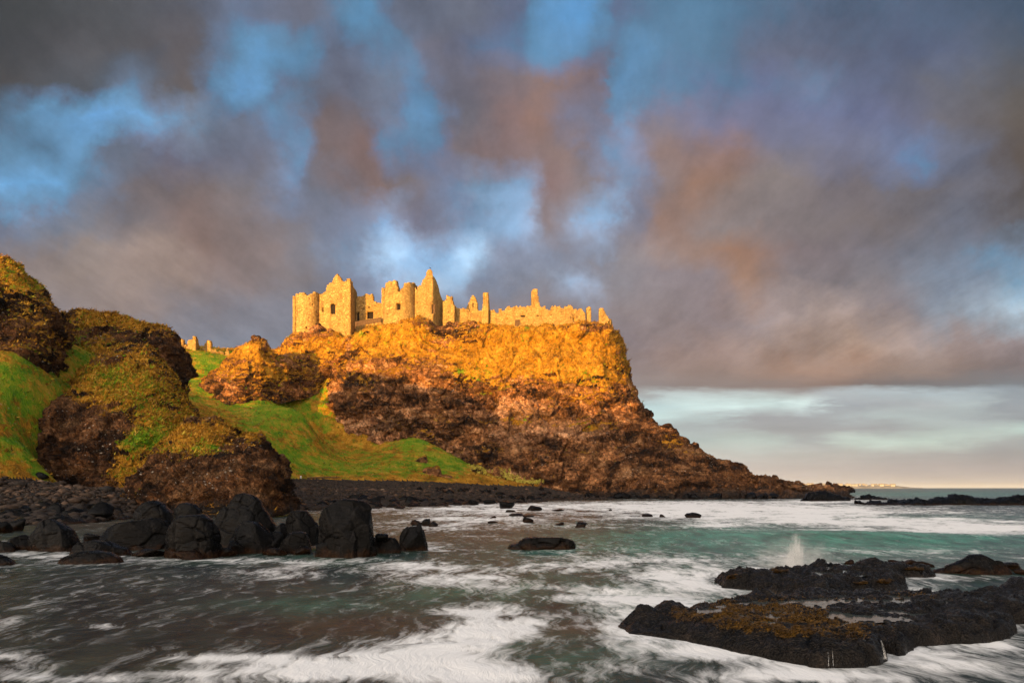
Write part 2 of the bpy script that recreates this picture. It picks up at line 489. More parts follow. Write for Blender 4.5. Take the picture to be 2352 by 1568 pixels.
def mat_cliff(name, rock_scale=1.0, speck=0.5, tone=1.0):
    """basalt with pink ash beds, dry grass and green turf; the vertex masks say where each grows"""
    m, N = material(name)
    p = N.pos()
    n1 = N.noise(N.vm('MULTIPLY', p, (0.6, 0.6, 1.7)), 0.17 * rock_scale, 9, 0.66, 0.5)
    n2 = N.noise(p, 0.9 * rock_scale, 8, 0.65)
    n3 = N.noise(p, 3.5 * rock_scale, 6, 0.65)
    rk = N.m('ADD', N.m('MULTIPLY', n1, 0.62), N.m('ADD', N.m('MULTIPLY', n2, 0.34), N.m('MULTIPLY', n3, 0.14)))
    rk = N.m('MULTIPLY_ADD', rk, 1.45, -0.235)
    rock = N.ramp(rk, [(0.40, (0.012, 0.007, 0.005)), (0.49, (0.065, 0.030, 0.013)), (0.59, (0.22, 0.092, 0.034)), (0.73, (0.42, 0.22, 0.10))])
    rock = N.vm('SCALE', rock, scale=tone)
    pinkc = N.ramp(rk, [(0.40, (0.10, 0.045, 0.022)), (0.50, (0.34, 0.15, 0.068)), (0.68, (0.56, 0.30, 0.155))])
    pm = N.m('ADD', N.attr('pink'), N.m('MULTIPLY', N.m('SUBTRACT', n2, 0.5), 1.4))
    rock = N.mix(N.mapr(pm, 0.35, 0.7, smooth=True), rock, pinkc)
    wp = N.vm('ADD', p, N.vm('SCALE', N.noise(p, 0.9 * rock_scale, 4, 0.6, color=True), scale=1.6))
    wp = N.vm('MULTIPLY', wp, (1.0, 1.0, 1.5))
    blk = N.xyz(N.vor(wp, 0.30 * rock_scale, 'F1', 'Color'))
    blk2 = N.xyz(N.vor(wp, 1.7 * rock_scale, 'F1', 'Color'))
    rock = N.vm('SCALE', rock, scale=N.m('MULTIPLY', N.mapr(blk[0], 0.0, 1.0, 0.42, 1.8), N.mapr(blk2[0], 0.0, 1.0, 0.75, 1.3)))  # block tones stand in for lit outcrops and shaded hollows
    ck2 = N.vor(wp, 1.7 * rock_scale, 'DISTANCE_TO_EDGE')
    rock = N.mix(N.mapr(ck2, 0.0, 0.09, 0.5, 0.0), rock, (0.006, 0.005, 0.004))  # shade of the fine cracks put into the colour
    wet = N.attr('wet')
    rock = N.mix(N.m('MULTIPLY', wet, 0.8), rock, (0.008, 0.0075, 0.007))
    ck = N.vor(N.vm('ADD', p, N.vm('SCALE', N.noise(p, 0.8 * rock_scale, 3, 0.6, color=True), scale=1.2)), 0.55 * rock_scale, 'DISTANCE_TO_EDGE')
    rock = N.mix(N.mapr(ck, 0.0, 0.06, 0.55, 0.0), rock, (0.006, 0.005, 0.004))  # shade of the wide cracks, also in the colour
    # dry and green grass
    g1 = N.noise(p, 0.35, 6, 0.62)
    gp = N.vm('MULTIPLY', p, (1.0, 1.0, 0.45))
    g2 = N.noise(gp, 2.6, 6, 0.7, 0.8)
    gg = N.m('ADD', N.m('MULTIPLY', g1, 0.55), N.m('MULTIPLY', g2, 0.5))
    dry = N.ramp(gg, [(0.35, (0.055, 0.026, 0.004)), (0.46, (0.21, 0.095, 0.008)), (0.55, (0.42, 0.19, 0.013)), (0.66, (0.60, 0.33, 0.045))])
    grn = N.ramp(gg, [(0.37, (0.026, 0.085, 0.004)), (0.48, (0.095, 0.22, 0.007)), (0.56, (0.20, 0.245, 0.012)), (0.66, (0.44, 0.26, 0.03))])
    gm = N.m('ADD', N.attr('green'), N.m('MULTIPLY', N.m('SUBTRACT', N.noise(p, 0.38, 10, 0.76), 0.5), 3.3))
    grass = N.mix(N.mapr(gm, 0.30, 0.75, smooth=True), dry, grn)
    fm = N.m('ADD', N.attr('grass'), N.m('ADD', N.m('MULTIPLY', N.m('SUBTRACT', n2, 0.5), 1.1), N.m('MULTIPLY', N.m('SUBTRACT', n3, 0.5), 0.6)))
    f = N.mapr(fm, 0.42, 0.62, smooth=True)
    col = N.mix(f, rock, grass)
    # bird lime and lichen on ledges
    sp = N.vor(N.vm('MULTIPLY', p, (1, 1, 1.6)), 1.1 * rock_scale, 'F1')
    sm = N.mapr(N.m('ADD', sp, N.m('MULTIPLY', N.m('SUBTRACT', n3, 0.5), 0.6)), 0.08, 0.20, 1.0, 0.0)
    sel = N.mapr(N.noise(p, 0.12, 3, 0.6), 0.46, 0.58)
    nrm = N.xyz(N.node('ShaderNodeNewGeometry').outputs['Normal'])[2]
    sm = N.m('MULTIPLY', N.m('MULTIPLY', sm, sel), N.m('MULTIPLY', N.mapr(nrm, -0.1, 0.5), N.m('SUBTRACT', 1.0, N.m('MULTIPLY', f, 0.75))))
    sm = N.m('MULTIPLY', sm, N.m('SUBTRACT', 1.0, wet))
    col = N.mix(N.m('MULTIPLY', sm, speck), col, (0.66, 0.58, 0.48))
    hb = N.m('ADD', N.m('MULTIPLY', n2, 0.8), N.m('ADD', N.m('MULTIPLY', n3, 0.45), N.m('MULTIPLY', N.noise(p, 9.0 * rock_scale, 4, 0.6), 0.2)))
    hg = N.m('ADD', N.m('MULTIPLY', g2, 0.6), N.m('MULTIPLY', N.noise(gp, 7.0, 4, 0.6), 0.3))
    hb = N.m('ADD', hb, N.m('ADD', N.m('MULTIPLY', blk[1], 0.7), N.m('MULTIPLY', blk2[1], 0.45)))
    hb = N.m('SUBTRACT', hb, N.m('ADD', N.mapr(ck, 0.0, 0.08, 0.35, 0.0), N.mapr(ck2, 0.0, 0.12, 0.4, 0.0)))
    hh = N.node('ShaderNodeMix', data_type='FLOAT')
    N.put(hh.inputs[0], f); N.put(hh.inputs[2], hb); N.put(hh.inputs[3], hg)
    nb = N.bump(hh.outputs[0], 1.0, 0.85)
    N.out(N.principled(col, N.mapr(wet, 0, 1, 0.9, 0.45), N.mapr(wet, 0, 1, 0.12, 0.35), nb))
    return m


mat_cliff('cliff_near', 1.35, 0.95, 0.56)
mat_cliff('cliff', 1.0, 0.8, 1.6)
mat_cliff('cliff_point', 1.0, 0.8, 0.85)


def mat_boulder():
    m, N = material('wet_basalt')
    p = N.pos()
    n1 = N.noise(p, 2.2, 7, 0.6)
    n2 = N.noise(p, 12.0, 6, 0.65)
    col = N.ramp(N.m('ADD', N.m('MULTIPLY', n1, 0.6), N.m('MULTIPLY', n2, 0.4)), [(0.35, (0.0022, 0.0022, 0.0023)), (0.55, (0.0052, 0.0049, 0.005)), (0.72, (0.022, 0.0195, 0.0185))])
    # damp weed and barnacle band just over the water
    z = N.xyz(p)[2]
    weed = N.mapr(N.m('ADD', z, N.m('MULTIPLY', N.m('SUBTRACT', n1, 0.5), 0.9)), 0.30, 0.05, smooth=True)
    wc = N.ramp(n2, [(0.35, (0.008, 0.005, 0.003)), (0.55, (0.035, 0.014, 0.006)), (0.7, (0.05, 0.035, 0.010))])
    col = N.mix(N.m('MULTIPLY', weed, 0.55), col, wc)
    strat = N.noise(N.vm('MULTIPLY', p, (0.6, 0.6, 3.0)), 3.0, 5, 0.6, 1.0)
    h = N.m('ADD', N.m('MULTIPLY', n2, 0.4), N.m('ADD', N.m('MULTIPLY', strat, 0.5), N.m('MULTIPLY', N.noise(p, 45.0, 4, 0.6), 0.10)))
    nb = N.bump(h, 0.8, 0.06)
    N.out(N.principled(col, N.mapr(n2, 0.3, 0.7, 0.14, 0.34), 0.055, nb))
    m2, N = material('ledge_rock')
    p = N.pos()
    n1 = N.noise(p, 3.0, 7, 0.62)
    n2 = N.noise(p, 18.0, 6, 0.65)
    col = N.ramp(N.m('ADD', N.m('MULTIPLY', n1, 0.55), N.m('MULTIPLY', n2, 0.45)), [(0.36, (0.0028, 0.0025, 0.0023)), (0.52, (0.010, 0.008, 0.0066)), (0.66, (0.032, 0.024, 0.019)), (0.8, (0.09, 0.065, 0.05))])
    wm = N.m('ADD', N.attr('weed'), N.m('ADD', N.m('MULTIPLY', N.m('SUBTRACT', n2, 0.5), 1.6), N.m('MULTIPLY', N.m('SUBTRACT', n1, 0.5), 1.2)))
    weed = N.ramp(N.noise(p, 30.0, 4, 0.6), [(0.35, (0.016, 0.008, 0.0015)), (0.52, (0.07, 0.034, 0.005)), (0.68, (0.16, 0.085, 0.012))])
    col = N.mix(N.mapr(wm, 0.5, 0.68, smooth=True), col, weed)
    vo = N.vor(p, 26.0, 'F1')
    h = N.m('ADD', N.m('MULTIPLY', n2, 0.55), N.m('ADD', N.m('MULTIPLY', vo, 0.35), N.m('MULTIPLY', N.noise(p, 60.0, 4, 0.6), 0.15)))
    nb = N.bump(h, 1.0, 0.085)
    N.out(N.principled(col, N.mapr(n2, 0.3, 0.7, 0.08, 0.40), 0.16, nb))


mat_boulder()


def mat_shingle():
    m, N = material('shingle')
    p = N.pos()
    v = N.vor(p, 2.6, 'F1', 'Color')
    vd = N.vor(p, 2.6, 'F1')
    vs = N.xyz(v)[0]
    n = N.noise(p, 0.25, 5, 0.6)
    col = N.ramp(N.m('ADD', N.m('MULTIPLY', vs, 0.6), N.m('MULTIPLY', n, 0.4)), [(0.2, (0.012, 0.008, 0.006)), (0.5, (0.04, 0.024, 0.016)), (0.75, (0.09, 0.055, 0.036)), (0.95, (0.2, 0.13, 0.09))])
    col = N.mix(N.mapr(vd, 0.25, 0.6, 0.0, 0.85), col, (0.005, 0.004, 0.003))
    wet = N.attr('wet')
    col = N.mix(N.m('MULTIPLY', wet, 0.75), col, (0.012, 0.009, 0.006))
    nb = N.bump(N.m('SUBTRACT', 1.0, vd), 1.0, 0.3)
    N.out(N.principled(col, N.mapr(wet, 0, 1, 0.85, 0.35), 0.3, nb))
    m2, N = material('pebble')
    p = N.pos()
    c = N.attr('shade')
    n = N.noise(p, 6.0, 5, 0.6)
    col = N.ramp(N.m('ADD', N.m('MULTIPLY', c, 0.8), N.m('MULTIPLY', n, 0.2)), [(0.1, (0.008, 0.006, 0.005)), (0.4, (0.028, 0.017, 0.011)), (0.6, (0.065, 0.038, 0.023)), (0.8, (0.14, 0.08, 0.05)), (0.92, (0.36, 0.26, 0.18))])
    N.out(N.principled(col, 0.75, 0.3, N.bump(n, 0.6, 0.1)))


mat_shingle()


def mat_sea():
    m, N = material('sea_water')
    p = N.pos()
    px, py, pz = N.xyz(p)
    foam = N.attr('foam')
    teal = N.attr('teal')
    brown = N.attr('brown')
    # silky long-exposure filaments: stretched noise, warped by the swell
    wv = N.vm('SUBTRACT', N.noise(p, 0.16, 4, 0.55, color=True), (0.5, 0.5, 0.5))
    wv2 = N.vm('SUBTRACT', N.noise(p, 0.8, 3, 0.5, color=True), (0.5, 0.5, 0.5))
    q = N.vm('ADD', p, N.vm('ADD', N.vm('SCALE', wv, scale=2.2), N.vm('SCALE', wv2, scale=0.8)))
    qs = N.vm('MULTIPLY', q, (1.9, 0.55, 1.0))
    f1 = N.noise(qs, 1.0, 8, 0.68)
    f2 = N.noise(N.vm('MULTIPLY', q, (6.5, 1.3, 1.0)), 1.0, 5, 0.62)
    fn = N.m('ADD', N.m('MULTIPLY', N.m('SUBTRACT', f1, 0.5), 2.6), N.m('MULTIPLY', N.m('SUBTRACT', f2, 0.5), 1.5))
    ff = N.mapr(N.m('ADD', foam, N.m('MULTIPLY', fn, N.mapr(foam, -0.1, 0.7, 0.45, 0.62))), 0.22, 0.95, smooth=True)
    f3 = N.noise(N.vm('MULTIPLY', q, (3.0, 0.7, 1.0)), 1.0, 7, 0.70)
    thin = N.m('MULTIPLY', N.mapr(f3, 0.52, 0.76), N.mapr(foam, -0.10, 0.40, 0.05, 0.55))
    ff = N.m('ADD', ff, N.m('MULTIPLY', thin, N.m('SUBTRACT', 1.0, ff)), clamp=True)
    base = N.mix(N.m('MULTIPLY', teal, 1.0, clamp=True), (0.012, 0.0125, 0.012), (0.030, 0.15, 0.105))
    base = N.mix(N.m('MULTIPLY', brown, 1.0, clamp=True), base, (0.062, 0.031, 0.012))
    tn = N.noise(qs, 0.7, 4, 0.6)
    base = N.vm('SCALE', base, scale=N.mapr(tn, 0.3, 0.7, 0.35, 1.9))
    nb = N.bump(N.m('ADD', N.m('MULTIPLY', f1, 0.5), N.m('ADD', N.m('MULTIPLY', f2, 0.25), N.m('MULTIPLY', N.noise(N.vm('MULTIPLY', q, (2.2, 3.5, 1.0)), 1.4, 5, 0.6), 0.35))), 1.0, 0.25)
    wat = N.principled(base, 0.26, 0.20, nb)
    nb2 = N.bump(N.m('ADD', N.m('MULTIPLY', f1, 0.6), N.m('MULTIPLY', f2, 0.3)), 0.5, 0.25)
    fo = N.principled((0.80, 0.80, 0.80), 0.9, 0.1, nb2)
    ms = N.node('ShaderNodeMixShader')
    N.put(ms.inputs[0], ff)
    N.put(ms.inputs[1], wat)
    N.put(ms.inputs[2], fo)
    N.out(ms.outputs[0])
    m2, N = material('pool_water')
    p = N.pos()
    n = N.noise(p, 14.0, 3, 0.5)
    N.out(N.principled((0.05, 0.06, 0.055), 0.06, 0.6, N.bump(n, 0.25, 0.01)))
    m3, N = material('white_water')
    p = N.pos()
    n = N.noise(N.vm('MULTIPLY', p, (9, 9, 1.5)), 6.0, 4, 0.6)
    sh = N.principled((0.85, 0.85, 0.84), 0.7, 0.3)
    tr = N.node('ShaderNodeBsdfTransparent').outputs[0]
    ms = N.node('ShaderNodeMixShader')
    N.put(ms.inputs[0], N.mapr(n, 0.40, 0.72, 0.0, 0.34))
    N.put(ms.inputs[1], tr)
    N.put(ms.inputs[2], sh)
    N.out(ms.outputs[0])


mat_sea()


def mat_masonry():
    m, N = material('masonry')
    p = N.pos()
    x, y, z = N.xyz(p)
    h = N.m('ADD', N.m('MULTIPLY', x, 0.9), N.m('MULTIPLY', y, 0.8))
    q = N.comb(h, N.m('MULTIPLY', z, 1.7), N.m('MULTIPLY', y, 0.0))
    q = N.vm('ADD', q, N.vm('SCALE', N.noise(p, 1.2, 3, 0.5, color=True), scale=0.5))
    vd = N.vor(q, 3.0, 'DISTANCE_TO_EDGE')
    vc = N.xyz(N.vor(q, 3.0, 'F1', 'Color'))[0]
    n = N.noise(p, 0.5, 6, 0.6)
    n2 = N.noise(p, 4.0, 5, 0.65)
    t = N.m('ADD', N.m('MULTIPLY', vc, 0.45), N.m('ADD', N.m('MULTIPLY', n, 0.35), N.m('MULTIPLY', n2, 0.3)))
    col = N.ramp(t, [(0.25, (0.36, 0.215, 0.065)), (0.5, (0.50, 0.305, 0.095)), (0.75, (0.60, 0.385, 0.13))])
    col = N.mix(N.mapr(vd, 0.0, 0.12, 0.6, 0.0), col, (0.17, 0.10, 0.04))
    st = N.noise(N.vm('MULTIPLY', p, (1, 1, 0.35)), 0.8, 5, 0.65)
    col = N.mix(N.mapr(st, 0.50, 0.68, 0.0, 0.65), col, (0.20, 0.11, 0.035))
    hole = N.mapr(N.noise(p, 1.6, 2, 0.5), 0.68, 0.73)
    col = N.mix(N.m('MULTIPLY', hole, 0.7), col, (0.06, 0.04, 0.025))
    hh = N.m('ADD', N.mapr(vd, 0.0, 0.12), N.m('ADD', N.m('MULTIPLY', n2, 0.6), N.m('MULTIPLY', vc, 0.6)))
    N.out(N.principled(col, 0.95, 0.08, N.bump(hh, 1.0, 0.15)))

    def plain(name, a, b, scale, rough=0.8, stretch=(1, 1, 1), bump=0.03):
        mm, N = material(name)
        p = N.vm('MULTIPLY', N.pos(), stretch)
        n = N.noise(p, scale, 6, 0.6)
        N.out(N.principled(N.ramp(n, [(0.35, a), (0.65, b)]), rough, 0.2, N.bump(n, 0.7, bump)))
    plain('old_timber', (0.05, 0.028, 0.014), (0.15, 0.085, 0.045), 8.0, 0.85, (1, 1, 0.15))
    plain('shade_timber', (0.010, 0.007, 0.005), (0.028, 0.018, 0.011), 6.0, 0.85, (1, 1, 0.2))  # dark timber, also panels standing in for unlit interiors
    plain('iron', (0.012, 0.010, 0.009), (0.03, 0.024, 0.02), 20.0, 0.6)
    plain('feather', (0.006, 0.006, 0.007), (0.014, 0.014, 0.016), 30.0, 0.6)
    plain('limestone', (0.13, 0.12, 0.11), (0.22, 0.205, 0.19), 0.02, 0.9)
    plain('plaster', (0.24, 0.235, 0.23), (0.31, 0.305, 0.30), 0.05, 0.9)
    plain('slate', (0.16, 0.13, 0.11), (0.26, 0.22, 0.19), 0.1, 0.8)
    plain('hill_turf', (0.03, 0.05, 0.01), (0.09, 0.09, 0.02), 0.05, 0.95, bump=1.0)
    plain('bush_leaf', (0.34, 0.32, 0.03), (0.75, 0.62, 0.13), 1.5, 0.8, bump=0.1)
    plain('bush_stem', (0.03, 0.02, 0.012), (0.07, 0.05, 0.03), 5.0, 0.9)
    plain('kelp', (0.03, 0.015, 0.0025), (0.15, 0.074, 0.010), 7.0, 0.5, bump=0.01)
    plain('white_paint', (0.70, 0.70, 0.68), (0.8, 0.8, 0.78), 5.0, 0.6)
    m, N = material('grass_blade')
    sh, gr = N.attr('shade'), N.attr('green')
    dry = N.ramp(sh, [(0.0, (0.10, 0.045, 0.005)), (0.5, (0.29, 0.135, 0.012)), (0.9, (0.44, 0.22, 0.026)), (1.0, (0.52, 0.32, 0.07))])
    grn = N.ramp(sh, [(0.0, (0.03, 0.09, 0.004)), (0.5, (0.10, 0.22, 0.008)), (0.9, (0.22, 0.25, 0.014)), (1.0, (0.38, 0.28, 0.04))])
    N.out(N.principled(N.mix(N.mapr(gr, 0.3, 0.7), dry, grn), 0.9, 0.1))


mat_masonry()


# ------------------------------------------------------------------ large structure: rock masses
def rough_rock(V, amp, big=12.0, mid=3.5, small=1.1, seed=0.0, grass=None):
    """weathered displacement along the normal; calmer under turf"""
    n = grid_normals(V)
    c = V.reshape(-1, 3).mean(0)
    if (n[..., 1] * -1 + n[..., 2] * 0.6).mean() < 0:
        n = -n
    g = 0 if grass is None else np.clip(grass, 0, 1)
    wp = V + 0.35 * mid * np.stack([fbm(V, mid * 1.5, 3, off=seed + k * 9.1) for k in range(3)], -1)
    b1, e1 = blocks(wp, mid * 1.25, seed)
    b2, e2 = blocks(wp, small * 1.2, seed + 5)
    d = 1.15 * fbm(V, big, 4, 0.5, seed) + 0.80 * b1 - 0.32 * np.exp(-e1 * 9)
    wob = V + 1.2 * fbm(V, 6.0, 3, off=seed + 6)[..., None]
    d = d + 0.75 * fbm(wob * np.array([0.35, 0.35, 1.5]), mid * 1.1, 4, 0.55, seed + 11, ridged=True) - 0.2
    d2 = 0.24 * fbm(V, mid, 5, 0.6, seed + 3, ridged=True) + 0.30 * b2 - 0.12 * np.exp(-e2 * 9)
    tus = 0.42 * fbm(V, 3.0, 5, 0.62, seed + 8) + 0.10 * fbm(V, 0.9, 3, 0.6, seed + 1, ridged=True)
    tot = amp * (d * (1 - 0.55 * g) + d2 * (1 - 0.9 * g)) + g * tus
    return V + n * tot[..., None], n


TURF = {}


def rock_mass(name, rows, nu, nv, amp, grass_l, green_l, pink_l, gb=0.0, mat='cliff', seed=0.0, big=12.0, mid=3.5, small=1.1, slope=0.35, wetz=1.6, turf='', **props):
    V = loft(rows, nu, nv)
    px, py = pix(V)
    n0 = grid_normals(V)
    if (n0[..., 1] * -1 + n0[..., 2] * 0.6).mean() < 0:
        n0 = -n0
    g0 = blobs(px, py, grass_l, gb)
    V2, n = rough_rock(V, amp, big, mid, small, seed, g0)
    n2 = grid_normals(V2)
    if (n2[..., 1] * -1 + n2[..., 2] * 0.6).mean() < 0:
        n2 = -n2
    g = g0 + slope * 1.3 * (n2[..., 2] - n0[..., 2] * 0.6) + 0.42 * fbm(V2, 7.0, 5, 0.62, off=seed + 2)
    wet = sstep(V2[..., 2] + 0.8 * fbm(V2, 2.0, 3, off=4), wetz + 0.8, wetz - 1.0)
    F = grid_faces(nv, nu)
    a, b = V2.reshape(-1, 3)[F[:, 1]] - V2.reshape(-1, 3)[F[:, 0]], V2.reshape(-1, 3)[F[:, 3]] - V2.reshape(-1, 3)[F[:, 0]]
    nn = np.cross(a, b).mean(0)
    if -nn[1] + 0.6 * nn[2] < 0:
        F = np.ascontiguousarray(F[:, ::-1])
    o = make_mesh(name, V2, F, MATS[mat], dict(grass=g, green=blobs(px, py, green_l), pink=blobs(px, py, pink_l), wet=wet))
    put_props(o, **props)
    TURF[turf] = (V2, g, blobs(px, py, green_l))
    return o, V2


HEAD = [
    [(640, 815, 248), (760, 812, 248), (900, 812, 248), (1080, 812, 248), (1250, 812, 248), (1390, 815, 248)],
    [(600, 842, 224), (640, 806, 220), (672, 772, 217), (690, 762, 214), (735, 750, 212.5), (770, 765, 210), (800, 776, 208), (830, 762, 207.5), (880, 752, 206.5), (930, 738, 203.5), (965, 733, 202.5), (1000, 752, 203.5), (1060, 748, 204), (1110, 748, 204.5), (1170, 750, 205), (1240, 755, 205.5), (1290, 748, 206), (1340, 746, 206.5), (1395, 750, 208), (1411, 760, 214), (1408, 768, 236)],
    [(590, 872, 221), (635, 832, 214), (690, 802, 209), (740, 792, 206.5), (785, 805, 204.5), (810, 806, 202.5), (850, 800, 200), (930, 790, 198), (1000, 798, 197), (1100, 802, 198), (1200, 802, 199), (1300, 798, 200.5), (1390, 798, 203.5), (1424, 798, 210), (1434, 806, 224)],
    [(600, 892, 215), (650, 880, 209), (700, 862, 206), (750, 852, 204), (786, 848, 200.5), (805, 842, 196.5), (860, 838, 194.5), (930, 848, 193.8), (1000, 858, 193.5), (1100, 868, 194), (1200, 874, 194.5), (1300, 878, 195.5), (1390, 872, 199), (1433, 868, 207), (1447, 872, 224)],
    [(600, 908, 214), (660, 892, 209), (715, 882, 206), (752, 895, 203), (772, 925, 196.5), (830, 935, 192.8), (900, 942, 192.2), (1000, 948, 192), (1100, 946, 192), (1250, 942, 193), (1380, 938, 196), (1450, 930, 203), (1470, 930, 224)],
    [(600, 962, 213), (700, 962, 207), (748, 955, 201), (772, 975, 196.5), (820, 1000, 194.8), (880, 1015, 193.8), (950, 1015, 193.3), (1100, 1020, 190.5), (1250, 1020, 191), (1400, 1008, 193), (1478, 990, 200), (1502, 980, 224)],
    [(600, 1012, 206), (700, 1060, 200), (800, 1092, 196), (900, 1097, 194), (1000, 1092, 190), (1100, 1097, 188), (1250, 1100, 187.5), (1400, 1100, 188), (1520, 1092, 195), (1565, 1085, 224)],
    [(600, 1164, 202), (700, 1164, 198), (800, 1164, 194), (900, 1164, 191), (1000, 1164, 188), (1100, 1166, 186.5), (1250, 1166, 185.5), (1400, 1164, 186), (1560, 1160, 193), (1600, 1155, 224)],
]
# the grass cap above the cliff, the gully strips and green patches down the face
HG = [(1040, 790, 330, 50, 0.55), (1280, 800, 230, 62, 0.7), (715, 810, 90, 50, 0.42), (860, 775, 80, 40, 0.45), (940, 760, 60, 40, 0.5), (1180, 830, 130, 40, 0.4), (1330, 850, 100, 40, 0.45), (1080, 845, 40, 25, 0.2),
      (640, 840, 70, 45, 0.40), (840, 870, 50, 25, 0.30), (920, 860, 40, 18, 0.2), (1090, 860, 50, 20, 0.3), (1130, 895, 40, 18, 0.35), (1010, 770, 45, 30, -0.35), (1085, 775, 35, 30, -0.3), (1240, 915, 120, 14, -0.2), (1370, 900, 60, 40, 0.3), (1320, 975, 90, 14, 0.30), (1380, 1040, 60, 18, 0.25), (800, 800, 10, 30, -0.3), (1140, 790, 12, 50, 0.3), (1190, 965, 30, 12, 0.45), (1310, 915, 70, 10, 0.3), (1360, 985, 50, 10, 0.3), (1120, 1030, 70, 20, 0.2)]
HGR = [(1090, 860, 50, 20, 0.5), (880, 770, 30, 20, 0.3), (985, 765, 30, 25, 0.35), (1200, 790, 14, 50, 0.3), (1340, 860, 50, 25, 0.35), (1130, 900, 50, 20, 0.5), (1200, 960, 40, 15, 0.4), (1310, 975, 90, 14, 0.4), (1400, 1060, 60, 20, 0.3), (830, 770, 30, 12, 0.35), (1060, 755, 40, 10, 0.25), (1000, 880, 40, 20, 0.25)]
HP = [(880, 985, 120, 35, 1.0), (1200, 935, 90, 30, 0.8), (1180, 1000, 60, 35, 0.8), (1040, 1045, 60, 25, 0.8), (1330, 990, 100, 30, 0.8), (1130, 960, 300, 60, 0.15), (1010, 775, 45, 25, 0.6), (1080, 790, 25, 20, 0.5), (800, 800, 14, 40, 0.6), (1270, 800, 60, 40, 0.15), (1180, 1100, 30, 30, 0.5), (1080, 930, 60, 30, 0.3), (950, 930, 60, 20, 0.25)]
rock_mass('headland', HEAD, 640, 300, 1.6, HG, HGR, HP, gb=0.07, seed=1.3, turf='headland', kind='structure')

TAIL = [
    [(1400, 1120, 226), (1500, 1119, 226), (1600, 1119, 226), (1700, 1120, 222), (1800, 1121, 218), (1900, 1122, 214), (1965, 1123, 210)],
    [(1405, 968, 206), (1470, 966, 203), (1500, 968, 201), (1512, 984, 200), (1535, 979, 199), (1558, 1003, 198), (1595, 1030, 197), (1632, 1058, 195), (1665, 1066, 194), (1700, 1075, 193), (1730, 1100, 192), (1742, 1103, 191.5), (1760, 1098, 192), (1800, 1111, 192), (1850, 1122, 191), (1900, 1128, 191), (1950, 1137, 191)],
    [(1400, 1040, 194), (1470, 1035, 192), (1540, 1045, 190), (1600, 1075, 189), (1660, 1095, 188), (1720, 1113, 187.5), (1780, 1120, 188), (1850, 1130, 188.5), (1910, 1134, 189.5), (1955, 1140, 190.5)],
    [(1395, 1105, 187), (1500, 1110, 184.5), (1600, 1120, 183), (1680, 1130, 182), (1750, 1138, 182), (1850, 1139, 185.5), (1920, 1141, 188.5), (1960, 1143, 190)],
    [(1390, 1165, 185), (1500, 1166, 182), (1600, 1166, 180), (1700, 1166, 179), (1780, 1166, 179), (1860, 1164, 183), (1930, 1162, 187), (1970, 1160, 190)],
]
rock_mass('rocky_point', TAIL, 420, 150, 1.35, [(1450, 1010, 40, 20, 0.3), (1545, 1015, 40, 20, 0.45), (1470, 1060, 40, 20, 0.2), (1590, 1045, 40, 12, 0.35)], [(1450, 1020, 50, 30, 0.3)],
          [(1420, 1110, 60, 20, 0.35), (1760, 1105, 30, 10, 0.3)], gb=0.02, seed=7.7, mat='cliff_point', mid=3.0, wetz=2.0, kind='structure')

CRAG = [
    [(450, 900, 206), (500, 870, 210), (560, 830, 212), (620, 830, 214), (740, 830, 218)],
    [(462, 878, 198), (482, 855, 197), (505, 842, 196), (530, 820, 195), (548, 803, 194), (562, 792, 193.5), (584, 777, 193), (604, 783, 193), (614, 806, 194), (640, 816, 199), (680, 818, 206), (725, 815, 211)],
    [(456, 895, 190), (475, 880, 188), (500, 870, 187), (535, 850, 186), (565, 832, 185.5), (600, 830, 186), (640, 842, 191), (690, 845, 200), (735, 840, 206)],
    [(456, 905, 187), (475, 890, 184), (500, 886, 182), (525, 888, 181.5), (565, 870, 182.5), (600, 868, 184), (645, 862, 191), (695, 862, 200), (740, 855, 204.5)],
    [(458, 922, 185), (480, 932, 180), (505, 936, 179), (528, 925, 179), (560, 908, 180), (600, 898, 183), (655, 884, 192), (700, 878, 200), (742, 870, 204)],
    [(460, 960, 184), (500, 965, 179), (560, 945, 180), (620, 930, 184), (700, 915, 198), (745, 900, 203)],
]
rock_mass('rock_outcrop', CRAG, 240, 110, 1.25, [(560, 815, 60, 25, 0.35), (620, 860, 50, 20, 0.3), (545, 850, 30, 14, 0.2), (495, 905, 25, 25, -0.3)], [(640, 830, 20, 25, 0.4)], [], gb=0.40, seed=3.1, turf='crag', big=9, mid=2.6, small=0.9,
                  label="sunlit orange crag on the saddle left of the castle headland", cat="rock outcrop")

HILL_A = [
    [(-190, 960, 140), (-130, 820, 146), (0, 645, 152), (60, 690, 148), (120, 770, 140), (165, 830, 132)],
    [(-190, 900, 112), (-130, 740, 110), (-60, 625, 109), (0, 598, 108), (44, 622, 107.5), (78, 664, 107.5), (102, 692, 107.5), (126, 722, 108), (143, 752, 109), (156, 785, 111), (168, 820, 116)],
    [(-190, 920, 103), (-130, 790, 101), (-60, 690, 101), (0, 680, 100.5), (50, 705, 100.5), (90, 735, 101), (120, 765, 103), (145, 795, 107), (165, 832, 114)],
    [(-190, 940, 99), (-130, 840, 97), (-60, 765, 96.5), (0, 755, 96.5), (50, 775, 97), (90, 795, 99), (125, 810, 103), (150, 825, 107), (165, 845, 113)],
    [(-190, 960, 97), (-130, 880, 95), (-60, 830, 95), (0, 818, 95), (50, 825, 96), (100, 832, 100), (140, 840, 105), (165, 858, 112)],
    [(-190, 1010, 94), (-130, 960, 92), (0, 920, 92), (80, 920, 96), (165, 920, 111)],
]
HILL_A = [[(a, b, c - 6) for a, b, c in r] for r in HILL_A]
HILL_A[0] = [(-190, 960, 122), (-130, 820, 124), (0, 628, 126), (60, 680, 124), (120, 770, 120), (165, 830, 116)]
